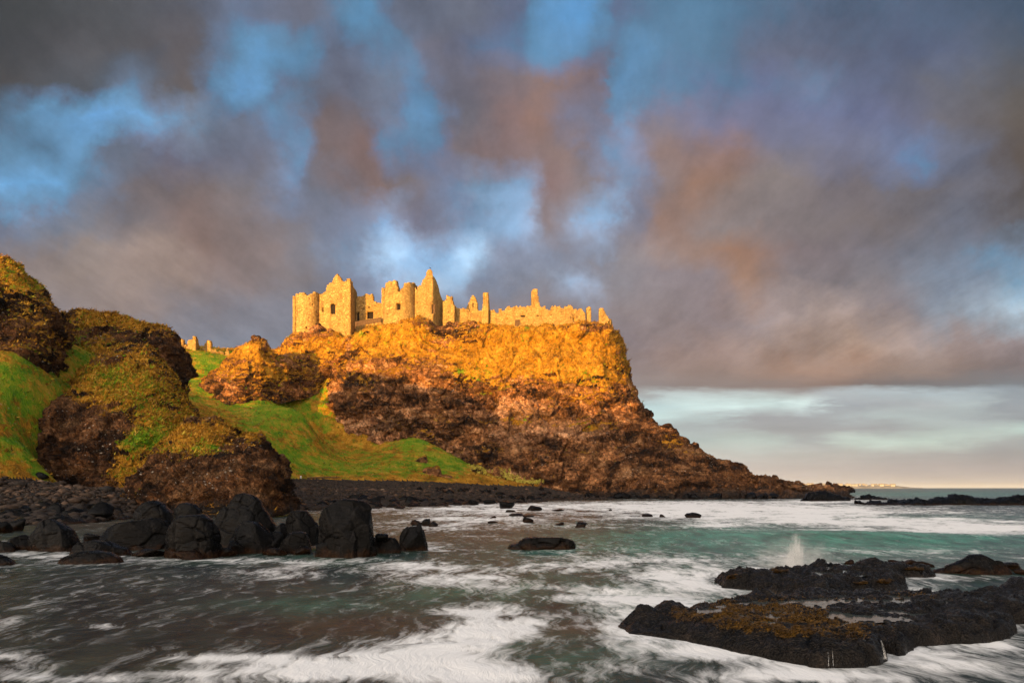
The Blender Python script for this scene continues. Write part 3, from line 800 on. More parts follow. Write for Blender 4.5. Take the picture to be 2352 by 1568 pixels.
rock_mass('hill', HILL_A, 260, 170, 1.35, [(60, 650, 90, 35, 0.4), (100, 720, 60, 45, 0.3), (0, 800, 80, 20, 0.2), (120, 790, 40, 25, 0.2), (20, 620, 60, 30, 0.3), (-200, 650, 200, 60, 0.3)], [(60, 820, 60, 14, 0.5), (40, 660, 160, 70, 0.42)], [], gb=0.14, seed=12.2, turf='hill_a', big=9, mid=2.8, small=0.9, mat='cliff_near', kind='structure')  # the wide green blob paints the crest olive in place of shade

HILL_B = [
    [(120, 800, 190), (180, 790, 195), (300, 795, 200), (380, 800, 200), (430, 830, 195), (440, 870, 185)],
    [(132, 752, 166), (150, 728, 163), (172, 719, 161), (225, 718, 160), (280, 731, 159), (330, 744, 158), (375, 752, 157), (396, 772, 158), (410, 805, 160), (422, 838, 163), (430, 870, 167)],
    [(130, 785, 158), (160, 760, 153), (210, 752, 151), (270, 765, 149.5), (320, 776, 148.5), (365, 785, 147.5), (390, 805, 149), (410, 835, 154), (425, 872, 162)],
    [(135, 815, 152), (170, 795, 147), (220, 795, 145), (280, 805, 143.5), (330, 818, 142.5), (370, 832, 142), (400, 855, 146), (425, 880, 156)],
    [(140, 850, 148), (180, 840, 143), (230, 845, 141), (290, 855, 139.5), (340, 866, 138.5), (380, 872, 139), (410, 878, 144), (428, 888, 154)],
    [(140, 920, 146), (200, 910, 139), (300, 920, 136), (380, 925, 136), (430, 920, 152)],
]
HILL_B = [[(a, b, 112 + (c - 136) * 0.55) for a, b, c in r] for r in HILL_B]
rock_mass('hill', HILL_B, 230, 150, 1.15, [(230, 735, 100, 22, 0.5), (330, 755, 60, 18, 0.4), (200, 790, 50, 30, 0.2), (260, 810, 60, 25, 0.35), (375, 835, 40, 40, -0.5), (400, 850, 30, 30, -0.4), (240, 760, 40, 8, -0.25)], [(300, 790, 80, 30, 0.3), (170, 800, 40, 30, 0.5), (200, 760, 60, 30, 0.25)], [], gb=0.25, seed=15.9, turf='hill_b', big=9, mid=2.6, small=0.9, mat='cliff_near', kind='structure')

MOUND_C = [
    [(180, 900, 142), (250, 850, 142), (320, 845, 142), (380, 870, 142), (420, 910, 140), (460, 950, 130)],
    [(120, 935, 121), (150, 890, 119), (195, 852, 117), (236, 812, 116.5), (300, 797, 116), (348, 806, 115.5), (380, 845, 114.5), (402, 890, 114), (428, 945, 112.5), (455, 985, 112)],
    [(106, 950, 104), (135, 918, 103), (170, 892, 105.5), (225, 872, 103.5), (290, 866, 102.5), (350, 888, 102), (395, 935, 102), (430, 980, 103), (470, 1005, 106)],
    [(98, 980, 96), (115, 952, 94), (160, 935, 95.5), (235, 943, 93), (310, 955, 92), (375, 980, 92), (430, 1005, 95), (480, 1025, 101)],
    [(93, 1030, 90), (100, 1005, 88.5), (145, 985, 89.5), (220, 1010, 87), (300, 1040, 85.5), (380, 1045, 85), (440, 1050, 89), (490, 1060, 98)],
    [(94, 1075, 88), (98, 1065, 86.5), (145, 1060, 86), (225, 1075, 83.5), (300, 1088, 82), (390, 1085, 81), (450, 1080, 86), (500, 1080, 96)],
    [(95, 1105, 87), (100, 1108, 85.5), (150, 1116, 85), (228, 1120, 82), (300, 1118, 80), (400, 1105, 79.5), (460, 1100, 85), (500, 1100, 96)],
    [(95, 1145, 87), (150, 1150, 84), (300, 1150, 79), (460, 1140, 84), (500, 1130, 96)],
]
MOUND_C = [[(a, b, 80 + (c - 80) * (0.62 if a > 130 else 0.42)) for a, b, c in r] for r in MOUND_C]
rock_mass('rock_outcrop', MOUND_C, 300, 230, 0.85, [(270, 880, 130, 70, 0.65), (380, 1000, 80, 60, 0.55), (300, 1050, 60, 50, 0.4), (290, 1100, 40, 30, 0.5), (160, 1045, 85, 80, -1.0), (115, 985, 40, 60, -0.5), (370, 870, 30, 25, -0.1), (270, 835, 60, 12, -0.25), (430, 1020, 60, 60, 0.4)],
          [(330, 1010, 60, 30, 0.6), (290, 1030, 40, 20, 0.5), (400, 1020, 60, 25, 0.5), (270, 1090, 40, 20, 0.3), (300, 880, 120, 60, 0.36), (240, 860, 60, 30, 0.3), (360, 960, 80, 50, 0.32)], [(200, 1040, 60, 40, 0.2)], gb=0.22, seed=21.4, turf='mound', big=7, mid=2.0, small=0.7, mat='cliff_near', slope=0.3,
          label="tall dome of dry brown grass with a dark bare rock face standing on the beach", cat="rock outcrop")

MOUND_D = [
    [(320, 1090, 98), (400, 1050, 98), (480, 1030, 98), (560, 1040, 97), (620, 1060, 94), (660, 1095, 90)],
    [(318, 1092, 86), (352, 1040, 85), (395, 1000, 84.5), (438, 968, 84), (495, 963, 83.5), (532, 983, 82.5), (545, 1003, 81.5), (572, 999, 80), (598, 1003, 80), (612, 1030, 80.5), (642, 1052, 82), (652, 1075, 84), (660, 1100, 87)],
    [(305, 1105, 79), (350, 1072, 76.5), (410, 1045, 75.5), (470, 1035, 75), (525, 1036, 74.5), (575, 1022, 74), (608, 1035, 75), (638, 1060, 77), (656, 1098, 81)],
    [(292, 1125, 75), (345, 1098, 71.5), (415, 1088, 70.5), (490, 1082, 69.8), (560, 1068, 69.5), (610, 1072, 70.5), (642, 1090, 73), (660, 1112, 78)],
    [(285, 1146, 73), (345, 1140, 69), (425, 1142, 67.8), (515, 1146, 66.8), (595, 1148, 67), (642, 1145, 69), (668, 1150, 75)],
    [(285, 1180, 73), (345, 1185, 68.5), (425, 1190, 67), (515, 1190, 66), (595, 1190, 66.3), (645, 1185, 68.5), (670, 1175, 75)],
]
rock_mass('rock_outcrop', MOUND_D, 300, 190, 0.75, [(450, 995, 110, 32, 0.75), (480, 1030, 60, 20, 0.3), (380, 1030, 60, 30, 0.3), (590, 1002, 30, 12, 0.4), (560, 1090, 120, 40, -0.5), (400, 1110, 90, 25, -0.3)],
          [(480, 1035, 50, 15, 0.6), (380, 1040, 40, 25, 0.4)], [], gb=0.15, seed=27.1, turf='stack', big=6, mid=1.7, small=0.6, mat='cliff_near', slope=0.3, wetz=0.9,
          label="low dark rock stack with a grassy hump on top at the water's edge", cat="rock outcrop")

# ------------------------------------------------------------------ ground sheet: turf slopes, beach
TER = [  # reference pixel and distance of points on the ground
    (0, 1240, 40), (300, 1240, 40), (600, 1240, 40), (900, 1240, 40), (-400, 1240, 40),
    (0, 1204, 54), (-400, 1200, 56), (180, 1200, 57), (300, 1188, 66), (430, 1178, 74), (600, 1172, 84), (660, 1168, 90), (850, 1168, 95), (1000, 1164, 108), (1100, 1158, 125), (1240, 1149, 160), (1400, 1150, 165), (1600, 1160, 160),
    (0, 1150, 62), (200, 1150, 66), (-300, 1150, 62),
    (0, 1098, 74), (-400, 1095, 76), (60, 1097, 77), (140, 1112, 79), (280, 1125, 76), (300, 1130, 80),
    (680, 1133, 118), (850, 1130, 125), (1000, 1132, 135), (1120, 1134, 150),
    (660, 1098, 150), (800, 1101, 157), (950, 1104, 163), (1100, 1108, 172), (1230, 1116, 180), (1300, 1130, 182),
    (0, 950, 81.5), (-400, 960, 82), (50, 1030, 79.5), (110, 1090, 86), (70, 900, 87), (150, 890, 97), (0, 812, 88), (80, 812, 94), (-200, 930, 87), (-400, 980, 110), (-350, 980, 150), (140, 805, 103), (210, 812, 112), (220, 850, 107),
    (600, 1000, 160), (700, 960, 175), (770, 900, 200), (762, 930, 199), (790, 862, 202), (740, 872, 204), (690, 884, 205), (640, 888, 203), (590, 905, 186), (520, 942, 176), (500, 830, 204), (450, 808, 208), (520, 815, 214), (620, 810, 222), (410, 878, 186), (450, 930, 170), (430, 870, 192), (540, 960, 168), (560, 1060, 142), (470, 985, 140), (880, 1018, 193.5), (955, 1006, 193.2), (1010, 1032, 190.5), (1060, 1058, 188.8), (1110, 1083, 187.6), (1200, 1106, 186.8), (820, 1002, 194.8), (774, 975, 196.8), (750, 1040, 176), (850, 1050, 182), (960, 1050, 182), (700, 1070, 160), (900, 1065, 172),
    (300, 800, 205), (380, 790, 212), (100, 820, 210), (700, 815, 240), (500, 815, 240), (-100, 860, 240), (-300, 900, 200), (100, 840, 170), (0, 860, 150), (1300, 1170, 200), (1000, 1100, 215), (1300, 1150, 240),
]


def terrain():
    pts = np.array([P(*t) for t in TER])
    xy, z = pts[:, :2] / 100, pts[:, 2]

    def phi(r2):
        return np.where(r2 > 0, 0.5 * r2 * np.log(r2 + 1e-12), 0)
    n = len(pts)
    A = np.zeros((n + 3, n + 3))
    A[:n, :n] = phi(((xy[:, None] - xy[None]) ** 2).sum(-1)) + np.eye(n) * 1e-4
    A[:n, n:] = np.c_[np.ones(n), xy]
    A[n:, :n] = A[:n, n:].T
    sol = np.linalg.solve(A, np.r_[z, 0, 0, 0])

    def height(x, y):
        q = np.stack([x, y], -1) / 100
        out = np.zeros(x.shape)
        for i in range(n):
            out += sol[i] * phi(((q - xy[i]) ** 2).sum(-1))
        return out + sol[n] + sol[n + 1] * q[..., 0] + sol[n + 2] * q[..., 1]
    return height


HT = terrain()
nu, nv = 520, 420
pxs = np.linspace(-520, 1420, nu)
ds = np.exp(np.linspace(math.log(38), math.log(238), nv))
D, PXG = np.meshgrid(ds, pxs, indexing='ij')
X = (PXG - CX) * K * D
Z = HT(X, D)
Vt = np.stack([X, D, Z], -1)
pxt, pyt = pix(Vt)
beach_top = np.interp(pxt, [-500, 0, 90, 150, 300, 500, 660, 950, 1120, 1240, 1400], [1094, 1096, 1099, 1112, 1116, 1100, 1098, 1103, 1112, 1116, 1110])
near_b = np.interp(pxt, [-500, 300, 560, 640, 1400], [95, 100, 135, 170, 190])
edge = (pyt - beach_top) + 3.0 * fbm(Vt, 2.5, 3)
isb = (edge > 0) & (D < near_b)
Vt[..., 2] += np.where(isb, 0.10 * fbm(Vt, 2.0, 4), 0.55 * fbm(Vt, 8.0, 5, 0.6) + 0.28 * fbm(Vt, 2.0, 4, 0.6, ridged=True))
isb_f = isb[:-1, :-1] & isb[1:, 1:]
grass_t = np.full(D.shape, 1.2) + 0.0
green_t = blobs(pxt, pyt, [(60, 900, 180, 130, 0.62), (100, 1060, 130, 60, 0.5), (480, 870, 110, 60, 0.6), (680, 920, 140, 70, 0.55), (600, 1000, 130, 80, 0.36), (700, 1060, 160, 40, 0.3), (900, 1060, 200, 40, 0.25), (950, 1015, 60, 15, 0.7), (1030, 1060, 90, 25, 0.75), (800, 1080, 200, 18, 0.3), (200, 820, 50, 25, 0.4), (480, 820, 60, 20, 0.4)], 0.12)
grass_t -= blobs(pxt, pyt, [(930, 1085, 50, 20, 0.0), (455, 860, 12, 20, 0.5), (30, 1035, 40, 8, 0.6)])
att = dict(grass=grass_t, green=green_t, pink=np.zeros(D.shape), wet=np.zeros(D.shape))
Fg, Fb = grid_faces(nv, nu, ~isb_f, flip=True), grid_faces(nv, nu, isb_f, flip=True)
ff = Vt.reshape(-1, 3)
if np.cross(ff[Fg[0, 1]] - ff[Fg[0, 0]], ff[Fg[0, 3]] - ff[Fg[0, 0]])[2] < 0:
    Fg, Fb = np.ascontiguousarray(Fg[:, ::-1]), np.ascontiguousarray(Fb[:, ::-1])
v_, f_, a_ = compact(ff, Fg, att)
put_props(make_mesh('grass_slope', v_, f_, MATS['cliff'], a_), kind='structure')
v_, f_, a_ = compact(ff, Fb, dict(wet=sstep(Vt[..., 2], 0.9, 0.2)))
put_props(make_mesh('beach', v_, f_, MATS['shingle'], a_), kind='structure')


def ground_z(x, y):
    return HT(np.asarray(x, float), np.asarray(y, float))


# unseen mainland ridge behind the camera, crest shaped to place the shadow line
def ridge():
    sa, ca = math.sin(SUN_AZ), math.cos(SUN_AZ)
    R0 = 1100.0
    S, Hh = [], []
    for px, py, d in [(470, 1040, 188), (540, 1040, 186), (700, 1010, 205), (775, 970, 200), (850, 905, 197), (950, 915, 195), (1050, 925, 195), (1150, 940, 195), (1250, 955, 195), (1350, 955, 197), (1440, 940, 205), (1520, 985, 200), (1600, 985, 195)]:
        x, y, z = P(px, py, d)
        S.append(x * ca - y * sa)
        Hh.append(z + math.tan(SUN_EL) * (x * sa + y * ca + R0))
    o = np.argsort(S)
    S, Hh = np.array(S)[o], np.array(Hh)[o]
    s = np.linspace(-900, 700, 300)
    top = np.interp(s, S, Hh)
    prof = np.array([(-420, 0.0), (-220, 0.42), (-90, 0.8), (0, 1.0), (80, 0.8), (190, 0.35), (330, -0.03)])
    t = np.linspace(-420, 330, 60)
    pr = np.interp(t, prof[:, 0], prof[:, 1])
    T, Sg = np.meshgrid(t, s, indexing='ij')
    Zr = top[None] * pr[:, None]
    u = -R0 + T                           # along the light
    Xr, Yr = Sg * ca + u * sa, -Sg * sa + u * ca
    V = np.stack([Xr, Yr, Zr], -1)
    V[..., 2] += fbm(V, 40.0, 4) * 1.8 * np.clip(1 - np.abs(T) / 300, 0, 1)
    put_props(make_mesh('hill', V, grid_faces(60, 300), MATS['hill_turf']), kind='structure')  # unseen, there for the shadow it casts over the bay


ridge()

# far limestone coast with a town in the sun
o_c = []
cpx = np.linspace(1780, 2120, 160)
ch = np.interp(cpx, [1780, 1812, 1830, 1900, 1960, 2000, 2040, 2060, 2090, 2120], [6, 7, 9, 9.5, 8, 7, 6.5, 5.5, 2, 0.3])
rows = []
for hfac, dd in ((-0.4, 4300), (0.55, 4330), (1.0, 4420), (0.8, 5200), (-0.4, 5600)):
    rows.append([P(p, HZ - h * hfac + 0.6, dd) for p, h in zip(cpx, ch)])
Vc = np.array(rows)
Vc[1:4, :, 2] += 2.5 * fbm(Vc[1:4], 160.0, 3)
put_props(make_mesh('coast', Vc, grid_faces(5, 160, flip=True), MATS['limestone']), kind='structure')
rr = random.Random(4)


def house_mesh(w, dp, hh, rf):
    v = [(-w, -dp, 0), (w, -dp, 0), (w, dp, 0), (-w, dp, 0), (-w, -dp, hh), (w, -dp, hh), (w, dp, hh), (-w, dp, hh)]
    f = [(0, 1, 5, 4), (1, 2, 6, 5), (2, 3, 7, 6), (3, 0, 4, 7)]
    r = [(-w * 1.04, -dp * 1.1, hh), (w * 1.04, -dp * 1.1, hh), (w * 1.04, dp * 1.1, hh), (-w * 1.04, dp * 1.1, hh), (-w * 1.04, 0, hh + rf), (w * 1.04, 0, hh + rf)]
    rfc = [(0, 1, 5, 4), (2, 3, 4, 5), (1, 2, 5), (3, 0, 4)]
    return v, f, r, rfc


for i in range(34):
    p = 1815 + i * 7.3 + rr.uniform(-2, 2)
    h0 = np.interp(p, cpx, ch)
    d0 = 4380 + rr.uniform(-40, 60)
    x, y, z = P(p, HZ - h0 * 0.55, d0)
    e = empty('distant_house', (x, y, z - 2), label="tiny pale sunlit house on the far coast across the sea", cat="house", group="houses of the far seaside town")
    v, f, r, rfc = house_mesh(rr.uniform(5, 11), 6, rr.uniform(7, 13), rr.uniform(2.5, 5))
    make_mesh('wall', v, f, MATS['plaster'], smooth=False, parent=e)
    make_mesh('roof', r, rfc, MATS['slate'], smooth=False, parent=e)

# ------------------------------------------------------------------ sea
def poly_sdf(qx, qy, poly):
    """signed distance in plan, positive inside"""
    d2 = np.full(qx.shape, 1e9)
    ins = np.zeros(qx.shape, bool)
    n = len(poly)
    for i in range(n):
        ax, ay = poly[i]
        bx, by = poly[(i + 1) % n]
        ex, ey = bx - ax, by - ay
        wx_, wy_ = qx - ax, qy - ay
        t = np.clip((wx_ * ex + wy_ * ey) / (ex * ex + ey * ey), 0, 1)
        d2 = np.minimum(d2, (wx_ - ex * t) ** 2 + (wy_ - ey * t) ** 2)
        c = ((ay > qy) != (by > qy)) & (qx < ex * (qy - ay) / (ey + 1e-12) + ax)
        ins ^= c
    return np.where(ins, 1, -1) * np.sqrt(d2)


def on_plane(px, py, z):
    d = (H - z) / ((py - HZ) * K)
    return ((px - CX) * K * d, d)


L1 = [(1420, 1434, 0), (1450, 1450, 0), (1500, 1455, 0), (1560, 1464, 0), (1620, 1480, 0), (1680, 1492, 0), (1740, 1502, 0), (1800, 1517, 0), (1860, 1529, 0), (1920, 1532, 0), (1980, 1532, 0), (2022, 1524, 0), (2034, 1496, 0), (2062, 1503, 0), (2092, 1497, 0), (2112, 1482, 0), (2160, 1481, 0), (2230, 1474, 0), (2300, 1467, 0), (2328, 1456, 0), (2334, 1425, 0.05), (2420, 1430, 0), (2560, 1430, 0), (2700, 1400, 0),
      (2700, 1322, 0.3), (2500, 1325, 0.3), (2340, 1338, 0.3), (2250, 1350, 0.28), (2100, 1354, 0.28), (1950, 1350, 0.28), (1800, 1357, 0.27), (1700, 1366, 0.25), (1640, 1376, 0.22), (1560, 1396, 0.15), (1500, 1400, 0.12), (1445, 1412, 0.08)]
L2 = [(1644, 1332, 0), (1660, 1347, 0), (1720, 1354, 0), (1780, 1361, 0), (1830, 1368, 0), (1900, 1369, 0), (1990, 1361, 0), (2060, 1354, 0), (2085, 1346, 0), (2060, 1337, 0), (2080, 1326, 0), (2120, 1326, 0), (2150, 1320, 0), (2140, 1306, 0.12), (2100, 1300, 0.2), (2050, 1298, 0.22), (2000, 1293, 0.26), (1930, 1298, 0.25), (1890, 1294, 0.25), (1840, 1302, 0.22), (1760, 1310, 0.2), (1700, 1315, 0.15), (1665, 1322, 0.06)]
nu, nv = 760, 520
pxs = np.linspace(-700, 3050, nu)
pyr = np.concatenate([np.linspace(1900, 1580, 24, endpoint=False), np.linspace(1580, 1180, 330, endpoint=False), np.linspace(1180, 1128, 120, endpoint=False), HZ + np.geomspace(8, 0.12, 46)])
nv = len(pyr)
ds = H / ((pyr - HZ) * K)
D, PXG = np.meshgrid(ds, pxs, indexing='ij')
X = (PXG - CX) * K * D
PY = np.repeat(pyr[:, None], nu, 1)
Ps = np.stack([X, D, np.zeros_like(X)], -1)
foam = blobs(PXG, PY, [
    (1600, 1330, 420, 110, 0.16), (1300, 1440, 300, 80, 0.10), (1850, 1205, 480, 30, 0.12),
    (1300, 1163, 420, 12, 0.55), (1650, 1160, 300, 12, 0.75), (2000, 1172, 300, 12, 0.75), (1050, 1170, 180, 14, 0.35), (1750, 1182, 220, 12, 0.7), (2050, 1196, 300, 12, 0.75), (2250, 1218, 220, 16, 0.85), (2000, 1215, 150, 9, 0.5), (1640, 1206, 60, 9, 0.6), (1500, 1180, 150, 14, 0.4),
    (1000, 1200, 160, 22, 0.40), (1150, 1190, 140, 18, 0.40), (1350, 1205, 120, 12, 0.30), (2352, 1165, 80, 10, 0.2), (1900, 1148, 90, 7, 0.6), (1990, 1143, 50, 6, 0.5),
    (590, 1288, 320, 8, 0.38), (100, 1275, 140, 8, 0.35), (1030, 1262, 60, 10, 0.4), (640, 1318, 100, 12, 0.65), (690, 1300, 70, 8, 0.35), (950, 1300, 110, 10, 0.6), (1050, 1330, 120, 12, 0.55), (1130, 1350, 60, 10, 0.4), (1320, 1300, 140, 14, 0.42), (1430, 1290, 120, 12, 0.40), (1500, 1320, 140, 16, 0.42), (1580, 1345, 90, 16, 0.5), (1400, 1350, 120, 12, 0.4), (1300, 1372, 90, 10, 0.3),
    (1090, 1402, 90, 16, 0.8), (1200, 1420, 100, 18, 0.6), (1130, 1445, 110, 20, 0.75), (1050, 1470, 160, 20, 0.5), (240, 1438, 50, 9, 0.5), (340, 1432, 60, 8, 0.25),
    (750, 1535, 220, 30, 0.85), (950, 1500, 160, 28, 0.75), (560, 1505, 180, 9, 0.45), (1100, 1545, 150, 30, 0.65), (250, 1555, 160, 14, 0.45), (40, 1510, 70, 16, 0.5), (40, 1545, 80, 14, 0.4), (420, 1540, 100, 9, 0.3),
    (1500, 1480, 120, 30, 0.40), (1620, 1500, 100, 18, 0.55), (1430, 1530, 120, 20, 0.4), (1700, 1545, 200, 20, 0.6), (1900, 1550, 200, 12, 0.55), (2200, 1530, 200, 22, 0.5), (2130, 1500, 80, 12, 0.45), (1420, 1420, 60, 30, 0.4), (2300, 1480, 80, 20, 0.45), (1450, 1375, 100, 14, 0.4), (2200, 1330, 150, 10, 0.4), (1800, 1310, 160, 10, 0.35), (1600, 1285, 120, 10, 0.3), (2100, 1265, 200, 8, 0.2), (1800, 1280, 60, 18, 0.4), (1780, 1570, 300, 20, 0.3), (800, 1600, 500, 40, 0.4), (2300, 1600, 500, 40, 0.4), (850, 1525, 420, 30, 0.22), (1080, 1330, 300, 30, 0.12)], 0.12)
foam -= blobs(PXG, PY, [(300, 1380, 420, 55, 0.10), (1400, 1225, 200, 12, 0.12), (1950, 1237, 300, 10, 0.35), (1500, 1245, 200, 12, 0.05), (2100, 1184, 150, 4, 0.4), (1330, 1445, 100, 25, 0.22), (700, 1430, 250, 30, 0.15), (1300, 1128, 2500, 7, 0.25), (1350, 1325, 80, 10, 0.1)])
for pol, wd in ((L1, 0.55), (L2, 0.8)):      # wash breaking round the ledges
    sdp = poly_sdf(X, D, [on_plane(*p) for p in pol])
    foam += 0.28 * np.exp(-(np.clip(-sdp, 0, 50) / wd) ** 1.2) * (D < 40)
# swirls and ragged streaks in the foam at the scale of the swell
wx = fbm(Ps, 3.5, 3, off=1.0)
wy = fbm(Ps, 3.5, 3, off=7.0)
Q = Ps + np.stack([wx * 3.4, wy * 3.4, 0 * wx], -1)
sw = fbm(Q * np.array([1.25, 0.5, 1]), 3.4, 5, 0.6, off=2.0)
st = fbm(Q * np.array([1.5, 0.45, 1]), 1.3, 4, 0.6, off=5.0, ridged=True)
big = fbm(Q * np.array([0.6, 1.0, 1]), 22.0, 5, 0.6, off=9.0)
foam = np.interp(D, [8, 30, 60, 100], [0.98, 0.92, 0.84, 0.78]) * foam * (1 + 0.95 * sw) + 0.32 * sw + 0.14 * (st - 0.1) * np.clip(1 - D / 60, 0, 1) + 0.40 * big * np.clip(D / 60, 0, 1)
teal = blobs(PXG, PY, [(1900, 1236, 420, 14, 0.95), (1650, 1222, 250, 20, 0.7), (2100, 1190, 300, 10, 0.5), (2100, 1135, 400, 8, 0.75), (1300, 1205, 150, 10, 0.35), (1250, 1340, 220, 40, 0.45), (1000, 1360, 160, 20, 0.35), (1450, 1260, 300, 30, 0.45), (700, 1390, 200, 20, 0.3), (1300, 1500, 200, 60, 0.35), (1500, 1400, 120, 60, 0.35), (700, 1290, 250, 12, 0.25), (2200, 1250, 300, 20, 0.6), (1900, 1260, 300, 20, 0.4), (1700, 1300, 700, 120, 0.25), (300, 1400, 500, 120, -0.10)], 0.12) * (0.85 + 0.5 * big + 0.5 * sw)
brown = blobs(PXG, PY, [(1330, 1440, 90, 25, 0.8), (800, 1440, 240, 22, 0.55), (1100, 1320, 220, 30, 0.35), (1050, 1240, 220, 20, 0.45), (1100, 1200, 260, 22, 0.45), (900, 1172, 120, 10, 0.7), (250, 1205, 250, 15, 0.6), (300, 1510, 300, 40, 0.25), (650, 1300, 200, 14, 0.25), (1450, 1215, 120, 14, 0.3)], 0.05) * (0.7 + 1.0 * sw)
amp = np.interp(D, [5, 12, 40, 120, 400], [0.05, 0.07, 0.13, 0.22, 0.1])
Ps[..., 2] = amp * (0.9 * fbm(Q * np.array([1, 2.0, 1]), 6.0, 4, 0.5, off=3.0) + 0.5 * big) * np.clip(1 - D / 900, 0, 1)
Ps[..., 2] += amp * 0.55 * (fbm(Q * np.array([0.45, 1.0, 1]), 5.5, 4, 0.5, off=12.0, ridged=True) - 0.2) * np.clip(1 - D / 200, 0, 1)
Ps[..., 2] += 0.30 * np.exp(-((PY - 1232 - (PXG - 1900) * 0.012) / 9.0) ** 2) * np.exp(-((PXG - 1950) / 420) ** 2)   # the green swell
Ps[..., 2] -= 0.02
ff = Ps.reshape(-1, 3)
F = grid_faces(nv, nu)
if np.cross(ff[F[0, 1]] - ff[F[0, 0]], ff[F[0, 3]] - ff[F[0, 0]])[2] < 0:
    F = np.ascontiguousarray(F[:, ::-1])
put_props(make_mesh('sea', ff, F, MATS['sea_water'], dict(foam=foam, teal=teal, brown=brown)), kind='structure')


# ------------------------------------------------------------------ castle ruins
def ruin(path, top, bottom, openings=(), thick=1.1, cell=0.24, jag=0.30, seed=0.0, inward=True, batter=0.0):
    """masonry wall: path of (px, d) seen left to right, ragged top and buried foot given in reference pixels,
    openings as (px0, py_top, px1, py_bottom, arch). Returns vertices and faces."""
    w = np.array([P(p, HZ, d)[:2] for p, d in path])
    seg = np.linalg.norm(np.diff(w, axis=0), axis=1)
    s = np.r_[0, np.cumsum(seg)]
    nc = max(3, int(s[-1] / cell))
    t = np.linspace(0, s[-1], nc + 1)
    x, y = np.interp(t, s, w[:, 0]), np.interp(t, s, w[:, 1])
    tx, ty = np.gradient(x), np.gradient(y)
    L = np.hypot(tx, ty)
    nx, ny = ty / L, -tx / L                       # towards the camera side for a left-to-right path
    pxc = CX + x / (K * y)
    tp, bt = np.array(top, float), np.array(bottom, float)
    zt = H + (HZ - np.interp(pxc, tp[:, 0], tp[:, 1])) * K * y
    zb = H + (HZ - np.interp(pxc, bt[:, 0], bt[:, 1])) * K * y - 1.2
    rs = np.random.default_rng(int(seed * 10) + 3)
    zt = zt + jag * (fbm(np.stack([x, y, zt * 0], -1), 0.9, 3, off=seed) + 0.18 * np.round(rs.normal(size=nc + 1)))
    nt = fbm(np.stack([x, y, zt * 0 + seed], -1), 1.4, 3, off=seed + 3)
    zt = zt - (jag > 0.2) * 0.9 * np.round(2 * np.clip(nt - 0.18, 0, 0.6)) / 2 - (jag > 0.2) * 0.35 * (nt > 0.12)
    z0, z1 = zb.min(), zt.max()
    nr = max(3, int((z1 - z0) / cell))
    zz = np.linspace(z0, z1, nr + 1)
    Zv = np.clip(zz[:, None], zb[None], zt[None])
    xm, ym, zm = (x[1:] + x[:-1]) / 2, (y[1:] + y[:-1]) / 2, (zz[1:] + zz[:-1]) / 2
    fill = (zz[:-1, None] < (np.minimum(zt[1:], zt[:-1]))[None]) & (zz[1:, None] > np.minimum(zb[1:], zb[:-1])[None])
    pm = CX + xm / (K * ym)
    pyy = HZ - (zm[:, None] - H) / (K * ym[None])
    for (a, b, c, dd, arch) in openings:
        inx = (pm > a) & (pm < c)
        u = np.clip(np.abs((pm - (a + c) / 2) / ((c - a) / 2)), 0, 1)
        tt = b + arch * (1 - np.sqrt(1 - u ** 2))
        fill &= ~(inx[None] & (pyy > tt[None]) & (pyy < dd))
    X2, Y2 = np.repeat(x[None], nr + 1, 0), np.repeat(y[None], nr + 1, 0)
    Vf = np.stack([X2, Y2, Zv], -1)
    nn = np.stack([nx, ny, 0 * nx], -1)[None]
    h, e = blocks(Vf, 0.55, seed)
    rel = (Zv - z0) / max(1e-3, z1 - z0)
    Vf2 = Vf + nn * (0.10 * h - 0.05 * np.exp(-e * 8) + 0.12 * fbm(Vf, 3.0, 3, off=seed) + batter * (1 - rel))[..., None]
    Vb = Vf - nn * thick + nn * (0.08 * fbm(Vf, 1.0, 2, off=seed + 4))[..., None]
    V = np.concatenate([Vf2.reshape(-1, 3), Vb.reshape(-1, 3)])
    m = (nr + 1) * (nc + 1)
    idx = np.arange(m).reshape(nr + 1, nc + 1)
    a, b, c, d = idx[:-1, :-1], idx[:-1, 1:], idx[1:, 1:], idx[1:, :-1]
    Fs = [np.stack([a, b, c, d], -1)[fill], np.stack([b, a, d, c], -1)[fill] + m]
    pad = np.pad(fill, 1)
    ctr = pad[1:-1, 1:-1]
    for nb, (p, q) in ((pad[2:, 1:-1], (d, c)), (pad[:-2, 1:-1], (b, a)), (pad[1:-1, 2:], (c, b)), (pad[1:-1, :-2], (a, d))):
        k = ctr & ~nb
        Fs.append(np.stack([p[k], q[k], q[k] + m, p[k] + m], -1))
    F = np.concatenate(Fs)
    v, f, _ = compact(V, F)
    return v, f


def join(parts):
    V, F, o = [], [], 0
    for v, f in parts:
        V.append(v)
        F.append(f + o)
        o += len(v)
    return np.concatenate(V), np.concatenate(F)


def arc(pl, pr, dc, depth, back=False, n=24):
    """plan arc between two silhouette edges; front bulges to the camera"""
    out = []
    for i in range(n + 1):
        a = math.pi * i / n
        out.append(((pl + pr) / 2 - (pr - pl) / 2 * math.cos(a), dc + (1 if back else -1) * depth * math.sin(a)))
    return out


